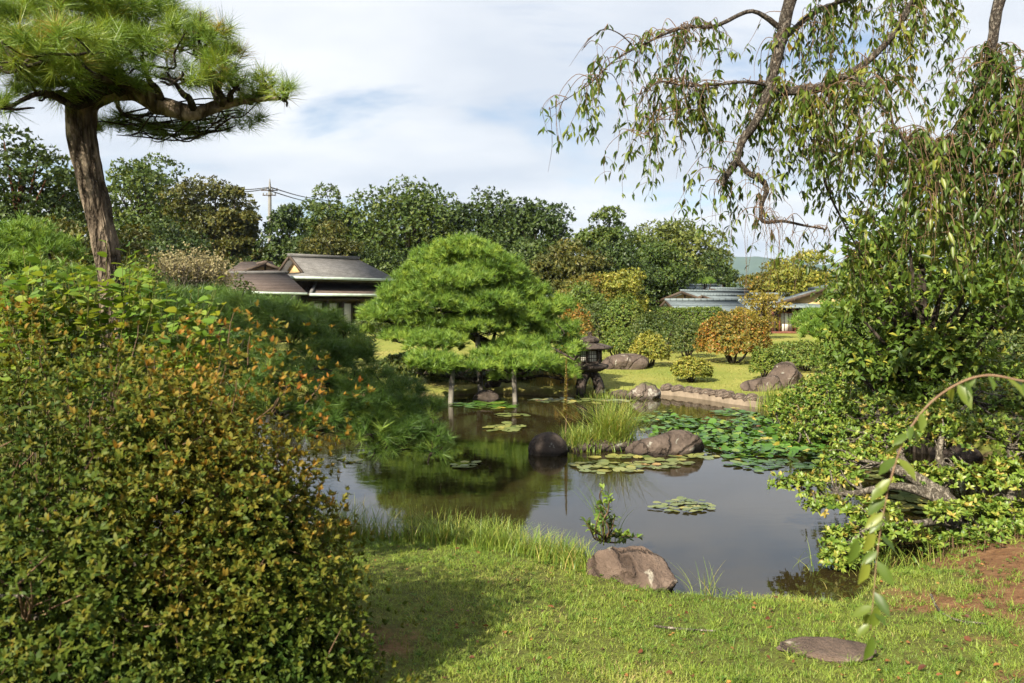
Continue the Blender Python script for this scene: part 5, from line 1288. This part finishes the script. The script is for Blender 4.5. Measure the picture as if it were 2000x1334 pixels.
for nme, n, l0, l1, dens, skip in spawn:
    q = bp[nme]
    for i in range(n):
        j = rng.integers(min(skip * 6, len(q) - 2), len(q)); st = q[j] + rng.normal(size=3) * .01
        ln = (l0 + (l1 - l0) * rng.random() ** 1.4) * 1.2; a = rng.random() * 6.28; o1 = np.array([math.cos(a), math.sin(a), 0]) * (.05 + .45 * rng.random() ** 1.5) * min(1, ln * 2.2)
        up = .10 * rng.random()
        if nme in ('main', 'hook', 'low'): o1[1] = abs(o1[1]) + .05
        pts = np.array([st, st + o1 * .55 + np.array([0, 0, up - .06 * ln]), st + o1 + np.array([0, 0, .5 * up - .45 * ln]), st + o1 * 1.15 + np.array([0, 0, -ln])]) + rng.normal(size=(4, 3)) * [[0, 0, 0], [.02, .02, .01], [.03, .03, .02], [.05, .05, .02]]
        tp_, tr_ = smooth_path(pts, np.array([.0045, .0032, .0022, .001]), 5); L.append(tube(tp_, tr_, 3, 1))
        hue = .38 + .19 * rng.normal() + (.10 if nme in ('cross', 'arch') else 0) - (.12 if nme in ('right', 'right2', 'deep') else 0)
        bare = rng.random() > dens + .08
        m = max(2, int(ln / .048)); gap0 = .1 + .35 * rng.random()
        for k in range(m):
            t = gap0 + (1 - gap0) * (k + rng.random()) / m
            if rng.random() > (.10 if bare else .72): continue
            f_ = min(t, .999) * (len(tp_) - 1); i0 = min(int(f_), len(tp_) - 2); c = tp_[i0] + (tp_[i0 + 1] - tp_[i0]) * (f_ - i0)
            if rng.random() < .35 and not bare:                  # side spur
                e = c + np.array([rng.normal() * .07, rng.normal() * .07, -.03 - .06 * rng.random()]); L.append(tube([c, (c + e) / 2 + np.array([0, 0, .015]), e], [.0018, .0014, .001], 3, 2)); leaf_bunch(e, hue)
            leaf_bunch(c, hue)
V, Fa, _ = tubes(L); ch.part('hanging_twig', V, Fa, M['twig'])
lp_, lx_, lz_, ls_ = map(np.array, (lp_, lx_, lz_, ls_))
leafset(ch, LEAFN, lp_, lx_, lz_, ls_, np.array(lr_), M['cherry'], 'foliage', 300)
# bare fine twigs dangling near the hooked branch
L = []
for i in range(40):
    st = bp['hook'][rng.integers(8, len(bp['hook']))]; ln = .12 + .34 * rng.random() ** 1.5; a = rng.random() * 6.28
    o1 = np.array([math.cos(a), math.sin(a) * .6, 0]) * (.05 + .22 * rng.random()); k1 = rng.normal(size=(4, 3)) * .025
    L.append(tube([st, st + o1 * .6 + np.array([0, 0, .03]) + k1[0], st + o1 * .9 + np.array([0, 0, -.35 * ln]) + k1[1], st + o1 + np.array([0, 0, -.7 * ln]) + k1[2], st + o1 * 1.1 + np.array([0, 0, -ln]) + k1[3]], [.0024, .002, .0016, .0012, .0008], 4, 3))
for i in range(7):
    st = P(1430 + 130 * rng.random(), 430 + 40 * rng.random(), 6.2); ln = .4 + .5 * rng.random(); k1 = rng.normal(size=(3, 3)) * .03
    L.append(tube([st, st + np.array([0, 0, -ln * .35]) + k1[0], st + np.array([0, 0, -ln * .7]) + k1[1], st + np.array([0, 0, -ln]) + k1[2]], [.0014, .0012, .001, .0007], 4, 5))
V, Fa, _ = tubes(L); ch.part('bare_twig', V, Fa, M['twig'])
# near drooping spray in front of the right azalea
dq = [np.array([5.3, 6.8, 5.2]), np.array([4.6, 5.0, 4.4]), np.array([3.2, 3.0, 2.9]), np.array([1.95, 2.25, 1.95])] + [P(*e) for e in ((2060, 752, 2.0), (2000, 745, 1.95), (1930, 733, 1.95), (1870, 750, 1.95), (1812, 792, 1.95), (1768, 855, 1.95), (1740, 935, 1.95), (1724, 1010, 1.95), (1713, 1085, 1.95), (1706, 1165, 1.95), (1700, 1230, 1.95))]
V, Fa, _ = tube(dq, [.02, .014, .008, .004, .0030, .0028, .0026, .0024, .0022, .0020, .0018, .0016, .0013, .0010, .0008], 8, 6, .25, 3)
spray = ch.part('drooping_branch', V, Fa, M['twig_red'], smooth=True)
q, _r = smooth_path(np.array(dq), np.zeros(len(dq)), 8)
lp_, lx_, lz_, ls_ = [], [], [], []
for i in range(32, len(q) - 1):
    for h_ in range(1 if i < 70 else 2 if rng.random() < .6 else 1):
        if rng.random() < .30:
            a = rng.random() * 6.28; lp_.append(q[i]); lx_.append([math.cos(a) * .7, math.sin(a) * .5, -.75 + .35 * rng.random()]); lz_.append([rng.normal() * .5 - .2, -.6, .6]); ls_.append(.045 + .028 * rng.random())
for x_, y_ in [(1690, 1040), (1680, 1100), (1700, 1190), (1690, 1250), (1660, 1060)]:
    lp_.append(P(x_ + 15, y_ - 10, 1.95)); lx_.append([-.3, -.1, -.9]); lz_.append([.2, -.8, .3]); ls_.append(.07)
lp_, lx_, lz_, ls_ = map(np.array, (lp_, lx_, lz_, ls_))
leafset(ch, LEAF6, lp_, lx_, lz_, ls_, np.clip(.50 + .15 * rng.normal(size=len(lp_)), 0, .85), M['cherry'], 'foliage', 300, parent=spray)

# ------------------------------------------------------------------ water lilies
def pad_mesh(seed, mat, rv, cup=.06):
    r = np.random.default_rng(seed); n = 13
    a = np.linspace(.16, 2 * math.pi - .16, n); rad = 1 + .05 * r.normal(size=n)
    V = [[0, 0, 0]] + [[.55 * rad[i] * math.cos(a[i]), .55 * rad[i] * math.sin(a[i]), cup * .2] for i in range(n)] + [[rad[i] * math.cos(a[i]), rad[i] * math.sin(a[i]), cup * (1 + .5 * r.normal())] for i in range(n)]
    f3 = np.array([[0, 1 + i, 2 + i] for i in range(n - 1)]); f4 = np.array([[1 + i, 1 + n + i, 2 + n + i, 2 + i] for i in range(n - 1)])
    return np.array(V), f3, f4, rv
def lily_patch(label, regions, r0, r1, mat, n, raised=0.0, tilt=.05, cup=.05):
    """regions: ellipses (px, py, half px, half py) on the water"""
    pts = []
    w = np.array([a[2] * a[3] for a in regions], float); w /= w.sum()
    tries = 0
    m = n * 14; wi = rng.choice(len(regions), size=m, p=w); E = np.array(regions, float)[wi]; a = rng.random(m) * 6.28
    q = rng.random(m) ** .5 * np.where(rng.random(m) < .12, 1.25, 1); Dm = H * F / (E[:, 1] + E[:, 3] * q * np.sin(a) - 600)
    gx_ = (E[:, 0] + E[:, 2] * q * np.cos(a) - 1000) / F * Dm; rr = r0 + (r1 - r0) * rng.random(m)
    ok = (pond_sd(gx_, Dm) < -.02) & ~((q > .55) & (fnoise(np.stack([gx_, Dm, 0 * Dm], -1), 3.3, 1.7) < (q - .55) * 1.3 - .1))
    kf = .42 if raised > 0 else .72; acc = np.zeros((0, 3))
    for x_, y_, r_ in zip(gx_[ok], Dm[ok], rr[ok]):
        if len(acc) >= n: break
        if len(acc) and (np.hypot(acc[:, 0] - x_, acc[:, 1] - y_) < kf * (acc[:, 2] + r_)).any(): continue
        acc = np.vstack([acc, [x_, y_, r_]])
    pts = [tuple(e) for e in acc]
    c = np.mean([[a, b] for a, b, _ in pts], 0)
    th = Thing('water_lily', label, 'water lily', (c[0], c[1], 0), 'water lily patches')
    ms = []
    for k in range(8):
        V, f3, f4, rv = pad_mesh(int(rng.integers(1e6)), mat, 0, cup); ms.append(make_mesh('lily_pad', V, [f3, f4], mat, np.full(len(V), (k + .5) / 8)))
    pts.sort(key=lambda t: -t[2] / t[1])
    rest = []
    for i, (x_, y_, rr) in enumerate(pts):
        z_ = .006 + .004 * (i % 5) + raised * rng.random() ** 1.5; tl = tilt * (1 + 3 * (raised > 0) * rng.random())
        mm_ = ms[min(7, int(max(0, min(.999, .45 + .25 * rng.normal())) * 8))]
        if i >= 300:
            a = rng.random() * 6.28; rest.append((x_, y_, z_, rr, a)); continue
        if i < 300:
            o = bpy.data.objects.new('lily_pad', mm_)
            COL.objects.link(o); o.parent = th.e; o.location = (x_ - c[0], y_ - c[1], z_); o.scale = (rr, rr, rr)
            o.rotation_euler = (rng.normal() * tl, rng.normal() * tl, rng.random() * 6.28)
    if rest:
        V, f3, f4, _ = pad_mesh(5, mat, 0, cup); f = np.concatenate([f3, f4[:, [0, 1, 2]], f4[:, [0, 2, 3]]]); q = np.array(rest); m = len(q)
        V, Fa, r = scatter(V, f, q[:, :3], np.stack([np.cos(q[:, 4]), np.sin(q[:, 4]), 0 * q[:, 4]], -1), np.array([0, 0, 1.]) + tilt * 2 * rng.normal(size=(m, 3)), q[:, 3], np.clip(.45 + .25 * rng.normal(size=m), 0, 1))
        th.part('small_pads', V, Fa, mat, r, kind='stuff')
    return th
lily_patch('broad patch of large raised lily leaves right of the long rock', [(1430, 845, 190, 34), (1300, 822, 60, 12), (1540, 880, 110, 24), (1480, 870, 120, 26), (1590, 850, 60, 30), (1610, 895, 60, 18)], .042, .075, M['lily'], 1300, .06, .14, .10)
lily_patch('dark flat lily pads in front of the round dark rock and reeds', [(1190, 912, 75, 16), (1290, 905, 90, 14), (1360, 893, 80, 8), (1240, 893, 60, 7)], .055, .095, M['lily_old'], 190)
lily_patch('olive lily pads at the right edge of the open water', [(1500, 906, 70, 13), (1580, 912, 50, 12), (1450, 895, 60, 8)], .05, .09, M['lily'], 110)
lily_patch('small loose ring of pale lily pads on the open water', [(1345, 988, 62, 14), (1290, 990, 30, 6)], .032, .055, M['lily_old'], 48)
lily_patch('lily pads around the small rock below the central pine', [(945, 793, 65, 9), (900, 790, 30, 5)], .08, .13, M['lily'], 80)
lily_patch('round flat lily patch between the props and the round rock', [(995, 836, 45, 8)], .07, .11, M['lily_old'], 44)
lily_patch('sparse lily pads right of the props, mid pond', [(1010, 812, 40, 4)], .06, .09, M['lily_old'], 16)
lily_patch('lily pads in front of the lantern and its left shore', [(1130, 783, 90, 6), (1210, 784, 30, 5), (1060, 783, 50, 4)], .07, .12, M['lily_old'], 90)
lily_patch('lily pads near the stone edging on the far right water', [(1432, 808, 50, 9)], .08, .12, M['lily'], 46)
lily_patch('lily pads seen beneath the right azalea branches', [(1770, 985, 80, 26), (1700, 930, 40, 10)], .05, .08, M['lily_old'], 80)
lily_patch('few reddish drowned lily pads on the dark water', [(905, 908, 30, 8), (690, 900, 30, 6)], .05, .08, M['lily_old'], 14)

# ------------------------------------------------------------------ grasses and reeds
def blades(pos, h, w, lean, mat_r=None, seg=3, ldir=None, curve=1.0):
    """curved tapering blades; returns V, F, r"""
    n = len(pos); h = np.broadcast_to(h, (n,)); a = rng.random(n) * 6.283
    ld = np.stack([np.cos(a), np.sin(a), 0 * a], -1) if ldir is None else ldir
    sd_ = np.stack([-ld[:, 1], ld[:, 0], 0 * a], -1); b2 = a + rng.normal(size=n); sd_ = nrm(sd_ + .6 * rand_dir(n) * [1, 1, 0])
    V = np.zeros((n, 2 * seg + 1, 3)); ln = lean * (.3 + 1.2 * rng.random(n))
    for i in range(seg + 1):
        t = i / seg; c = pos + np.array([0, 0, 1.]) * (h * (t - .28 * ln * t * t * curve))[:, None] + ld * (h * ln * t ** 1.8)[:, None]
        if i < seg: ww = w * (1 - t * .75); V[:, 2 * i] = c - sd_ * ww; V[:, 2 * i + 1] = c + sd_ * ww
        else: V[:, 2 * seg] = c
    fs = [[2 * i, 2 * i + 1, 2 * i + 3, 2 * i, 2 * i + 3, 2 * i + 2] for i in range(seg - 1)]
    tf = np.array([f for q in fs for f in (q[:3], q[3:])] + [[2 * seg - 2, 2 * seg - 1, 2 * seg]])
    nv = 2 * seg + 1
    Fa = (tf[None] + (np.arange(n) * nv)[:, None, None]).reshape(-1, 3)
    r = np.repeat(rng.random(n) if mat_r is None else mat_r, nv)
    return V.reshape(-1, 3), Fa, r
def in_view(x, y, z=0.1, m=60):
    px = 1000 + x / y * F; return (px > -m) & (px < 2000 + m) & (600 + (H - z) / y * F < 1334 + 80)
# short lawn of the near bank
n = 330000
x = -2.6 + 7.2 * rng.random(n); y = 2.9 + 4.6 * rng.random(n) ** 1.15
ok = in_view(x, y) & (pond_sd(x, y) > .03)
x, y = x[ok], y[ok]
mu = mud_mask(x, y); pz_ = np.stack([x, y, 0 * x], -1)
keep = rng.random(len(x)) < np.clip(1.05 - 1.15 * mu, .03, 1) * np.clip(.62 + .5 * fnoise(pz_, 5.0, 2), .12, 1)
x, y = x[keep], y[keep]; z = ground_z(x, y); pz_ = np.stack([x, y, z], -1)
hh = (.012 + .026 * rng.random(len(x)) ** 1.5) * (1 + .5 * fnoise(pz_, 2.4, 5)) * np.where(x > 2.2, 1.15, 1)
V, Fa, r = blades(pz_ - np.array([0, 0, .003]), hh, .0021, 1.0, np.clip(.45 + .25 * fnoise(pz_, 1.7, 8) + .2 * rng.normal(size=len(x)), 0, 1), 2)
n = 900; tx = -1.6 + 5.8 * rng.random(n); ty = 3.0 + 3.6 * rng.random(n); ok = in_view(tx, ty) & (pond_sd(tx, ty) > .1); tx, ty = tx[ok], ty[ok]
c_ = np.repeat(np.stack([tx, ty], -1), 16, 0) + rng.normal(size=(len(tx) * 16, 2)) * .014
c_ = np.concatenate([c_, ground_z(c_[:, 0], c_[:, 1])[:, None]], -1)
V2, F2, r2 = blades(c_, .025 + .045 * rng.random(len(c_)), .0026, 1.3, np.clip(np.repeat(rng.random(len(tx)), 16) * .7 + .1 * rng.normal(size=len(c_)), 0, 1), 2)
V, Fa, r = merge([(V, Fa, r), (V2, F2, r2)])
tag(obj('grass', make_mesh('grass', V, Fa, M['grass'], r)), 'short green grass covering the near bank', 'grass', kind='stuff')
n = 1500; tx = -1.2 + 5.0 * rng.random(n); ty = 3.1 + 3.2 * rng.random(n); pq = np.stack([tx, ty, 0 * tx], -1)
ok = in_view(tx, ty) & (pond_sd(tx, ty) > .1) & (fnoise(pq, 3.1, 9) > .15); tx, ty = tx[ok], ty[ok]
pq = np.stack([tx, ty, ground_z(tx, ty) + .012 + .012 * rng.random(len(tx))], -1)
ps, d, nr, s_c = sprigs(pq, np.array([0, 0, 1.]) + .3 * rand_dir(len(pq)), 4, 65, 92, .016, .2)
V, Fa, r = scatter(*LEAFW, ps, d, nr, s_c, rng.random(len(ps)) * .6)
tag(obj('ground_cover', make_mesh('ground_cover', V, Fa, M['broad_lime'], r)), 'tiny round-leaved weeds growing through the near grass', 'weeds', kind='stuff')
# far lawn
n = 30000
x = -6 + 18 * rng.random(n); y = 14 + 16 * rng.random(n); ok = (pond_sd(x, y) > .25) & (x / y < .66)
x, y = x[ok], y[ok]; z = ground_z(x, y); pz_ = np.stack([x, y, z], -1)
V, Fa, r = blades(pz_, .03 + .03 * rng.random(len(x)), .006, .8, None, 2)
tag(obj('lawn_grass', make_mesh('lawn_grass', V, Fa, M['grass_far'], r)), 'mown yellow-green lawn grass beyond the pond', 'grass', kind='stuff')
# tall grass fringe on the near shore
t = rng.random(4300); sp_, _r = smooth_path(np.array([[*W0(a, b)[:2], 0] for a, b in [(640, 1058), (700, 1052), (830, 1062), (930, 1066), (1010, 1074), (1090, 1098), (1150, 1118)]]), np.zeros(7), 10)
dn = t ** .85 * (len(sp_) - 1); i0 = np.minimum(dn.astype(int), len(sp_) - 2); q = sp_[i0] + (sp_[i0 + 1] - sp_[i0]) * (dn - i0)[:, None]
q[:, :2] += np.abs(rng.normal(size=(len(q), 1))) * .17 * np.array([[-.1, -1]]) + rng.normal(size=(len(q), 2)) * .05 + np.array([0, .06])
q[:, 2] = np.maximum(ground_z(q[:, 0], q[:, 1]), -.02)
ht = (.12 + .30 * rng.random(len(q)) ** 1.6) * (1.05 - .45 * t)
V, Fa, r = blades(q, ht, .0032, .75, None, 5)
tag(obj('tall_grass', make_mesh('tall_grass', V, Fa, M['reed'], r)), 'tall fresh green grass fringing the near shore', 'grass', kind='stuff')
def blade_thing(name, label, cat, base, n, spread, h0, h1, w, lean, mat, part='blades', group=None, extra=None):
    th = Thing(name, label, cat, base, group)
    p = np.array(base) + rng.normal(size=(n, 3)) * np.array([spread[0], spread[1], 0])
    p[:, 2] = np.maximum(ground_z(p[:, 0], p[:, 1]), -.02)
    V, Fa, r = blades(p, h0 + (h1 - h0) * rng.random(n) ** 1.3, w, lean, None, 6); th.part(part, V, Fa, mat, r, kind='stuff'); return th
rc = W0(1175, 876)
# small island the reeds stand on
V, Fa = rock_shape((.58, .34, .16), 51.0, ICO3, .2); o = obj('soil_islet', make_mesh('soil_islet', V, Fa, M['rock_dark'], smooth=True), loc=(rc[0] - .05, rc[1] + .05, .0)); tag(o, 'dark soil islet hidden under the reed clump', 'islet')
blade_thing('reed_clump', 'yellow-green reed clump growing between the two pond rocks', 'reeds', (rc[0] - .12, rc[1], 0), 1500, (.21, .13), .12, .45, .006, .7, M['reed'])
blade_thing('rush_clump', 'taller arching rushes at the right of the reed clump', 'rushes', (rc[0] + .18, rc[1] + .15, 0), 760, (.14, .10), .45, 1.0, .0045, .75, M['reed'])
blade_thing('grass_tuft', 'thin grass tuft at the right end of the large near rock', 'grass', W0(1375, 1162), 46, (.06, .05), .08, .30, .0028, .9, M['reed'], group='shore grass tufts')
blade_thing('grass_tuft', 'green grass tufts on the shaded shore under the right azalea', 'grass', W0(1715, 1110), 260, (.22, .14), .06, .28, .003, .9, M['reed'], group='shore grass tufts')
blade_thing('grass_tuft', 'green grass on the shore just right of the lantern legs', 'grass', W0(1205, 775), 420, (.35, .12), .08, .28, .006, .6, M['reed'], group='shore grass tufts')
blade_thing('grass_tuft', 'dry yellow grass on the shore between pine and lantern', 'grass', np.array([1.15, 18.9, .1]), 500, (.28, .2), .2, .5, .006, .5, M['gold_stalk'], group='shore grass tufts')
blade_thing('grass_tuft', 'dry tan grass at the shore below the right azalea bank', 'grass', W0(1545, 812), 260, (.16, .16), .15, .42, .005, .8, M['gold_stalk'], group='shore grass tufts')
blade_thing('fern_plant', 'feathery light green plant beside the low leaning rock', 'plant', W0(1512, 800), 420, (.14, .14), .2, .62, .006, .35, M['reed'])
# golden flower spike
gs = W0(1104, 852); gs[2] = -.05
gold = Thing('flower_spike', 'tall golden dried flower spike left of the reeds', 'plant', gs)
gt = P(1106, 700, gs[1]); V, Fa, _ = tube([gs, gs * .5 + gt * .5 + np.array([.02, 0, 0]), gt], [.009, .007, .003], 6, 4); gold.part('stem', V, Fa, M['twig'])
tt = .28 + .72 * rng.random(420); p = gs + (gt - gs) * tt[:, None]; a = rng.random(420) * 6.28
leafset(gold, LEAF2, p, np.stack([np.cos(a), np.sin(a), .55 + .3 * rng.random(420)], -1), np.stack([np.cos(a) * -.5, np.sin(a) * -.5, 1 + 0 * a], -1), (.055 * (1.15 - tt)) + .015, rng.random(420), M['gold_stalk'], 'florets')
# shrublet and iris blades on the near rock
sb = W0(1180, 1095); sb[2] = .15
sap = Thing('sapling', 'small leafy sapling with blade leaves behind the large near rock', 'plant', sb)
L, tp_ = [], []
for x_, y_ in [(1150, 1030), (1165, 985), (1178, 955), (1190, 970), (1200, 1010), (1225, 1045), (1245, 1050), (1145, 1020), (1172, 1000), (1210, 1040)]:
    e = P(x_, y_, 6.2 + .15 * rng.normal()); L.append(limb_to(sb, e, .008, .003, .02)); 
    for t in (.5, .62, .74, .86, 1.0): tp_.append(sb + (e - sb) * t)
V, Fa, _ = tubes(L); sap.part('stem', V, Fa, M['twig'])
tp_ = np.array(tp_); ps, d, nr, s = sprigs(tp_, rand_dir(len(tp_)) * .6 + np.array([0, 0, 1]), 6, 30, 90, .055); leafset(sap, LEAF6, ps, d, nr, s, rng.random(len(ps)) * .7, M['azalea_lime'], 'foliage', 120)
V, Fa, r = blades(sb + rng.normal(size=(26, 3)) * [.05, .05, 0], .2 + .36 * rng.random(26), .0045, .45, None, 6); sap.part('blade_leaves', V, Fa, M['reed'], r)
# weeds: right shore cover and bottom-right corner plant
for lab, c, n, sp2, lf, prt in [('low green weeds on the shaded right shore', np.array([3.55, 6.55, 0]), 420, (.55, .22), .05, 0), ('small light green weed at the bottom right corner', np.array([2.22, 3.55, 0]), 14, (.10, .05), .07, 60),
                           ('low dark weeds behind the soil slope at the right edge', np.array([4.5, 6.9, 0]), 420, (.6, .3), .055, 0)]:
    c[2] = gz(c[0], c[1]); th = Thing('weed_patch', lab, 'weeds', c, 'weeds on the near bank')
    p = c + rng.normal(size=(n, 3)) * np.array([sp2[0], sp2[1], 0]); p[:, 2] = np.maximum(ground_z(p[:, 0], p[:, 1]), 0) + .01 + .12 * rng.random(n) * (n > 20)
    p = p[pond_sd(p[:, 0], p[:, 1]) > 0]; n = len(p)
    ps, d, nr, s = sprigs(p, rand_dir(n) * .4 + np.array([0, 0, 1]), 6, 30, 85, lf); leafset(th, LEAF6, ps, d, nr, s, rng.random(len(ps)) * .8, M['azalea_lime'], 'foliage', prt)
    V, Fa, _ = tubes([tube([q - np.array([0, 0, .1]), q], [.003, .002], 4, 1) for q in p]); th.part('stem', V, Fa, M['twig'], kind='stuff')

# ------------------------------------------------------------------ litter on the near bank
fm = []
for k in range(8):
    tV, tF = LEAFW; v = tV.copy(); v[:, 2] += .28 * (v[:, 1] ** 2) * 4 * (.4 + rng.random()) + .16 * (v[:, 0] - .5) ** 2 * rng.random(); fm.append(make_mesh('fallen_leaf', v, tF, M['fallen'], np.full(len(v), (k + .5) / 8)))
cnt = 0
while cnt < 140:
    y = 3.4 + 2.9 * rng.random(); x = (-.35 + .98 * rng.random() ** .8) * y
    if pond_sd(np.array([x]), np.array([y]))[0] < .08 or not in_view(np.array([x]), np.array([y]))[0]: continue
    if x < -.4 and rng.random() < .7: continue
    kk = int(rng.integers(0, 8)); o = obj('fallen_leaf', fm[kk], loc=(x, y, gz(x, y) + .016)); s = .022 + .028 * rng.random() ** 1.5; o.scale = (s, s, s)
    o.rotation_euler = (rng.normal() * .35, rng.normal() * .35, rng.random() * 6.28)
    tag(o, 'dry curled fallen leaf lying on the near grass bank', 'fallen leaf', 'fallen leaves on the near bank'); cnt += 1
n = 5200
x = -1.6 + 5.4 * rng.random(n); y = 3.1 + 3.6 * rng.random(n); ok = in_view(x, y) & (pond_sd(x, y) > .05) & (rng.random(n) < .22 + .8 * mud_mask(x, y)); x, y = x[ok], y[ok]
a = rng.random(len(x)) * 6.28
V, Fa, r = scatter(*LEAF2, np.stack([x, y, ground_z(x, y) + .008], -1), np.stack([np.cos(a), np.sin(a), .1 * rng.normal(size=len(x))], -1), nrm(np.array([0, 0, 1.]) + .4 * rng.normal(size=(len(x), 3))), .010 + .022 * rng.random(len(x)) ** 2)
tag(obj('leaf_litter', make_mesh('leaf_litter', V, Fa, M['litter'], r)), 'tiny brown leaf litter scattered over soil and grass', 'leaf litter', kind='stuff')
for lab, pts, r_ in [('thin crooked grey twig lying on the soil, right', [(1818, 1165), (1835, 1195), (1870, 1215), (1925, 1222)], .008), ('short pale stick lying in the grass', [(1278, 1226), (1330, 1232), (1398, 1236)], .007)]:
    q = []
    for x_, y_ in pts:
        D = 1.72 * F / (y_ - 600); X_ = (x_ - 1000) / F * D
        for _ in range(3): D = (H - gz(X_, D)) * F / (y_ - 600); X_ = (x_ - 1000) / F * D
        q.append([X_, D, gz(X_, D) + .012])
    V, Fa, _ = tube(q, [r_, r_ * .9, r_ * .8, r_ * .5][:len(q)], 7, 6, .2); tag(obj('stick', make_mesh('stick', V, Fa, M['bark_grey'], smooth=True)), lab, 'stick')

# ------------------------------------------------------------------ air between here and the far hills
hz, t = new_mat('haze')
pv = node(t, 'ShaderNodeVolumePrincipled'); pv.inputs['Color'].default_value = (.60, .78, 1.0, 1); pv.inputs['Density'].default_value = 1.0e-4; pv.inputs['Anisotropy'].default_value = .2
ho = node(t, 'ShaderNodeOutputMaterial'); t.links.new(pv.outputs[0], ho.inputs['Volume'])
V, Fs = box((400, 3800, 160), (16000, 8600, 330))
tag(obj('haze', make_mesh('haze', V, Fs, hz)), None, None, kind='stuff')
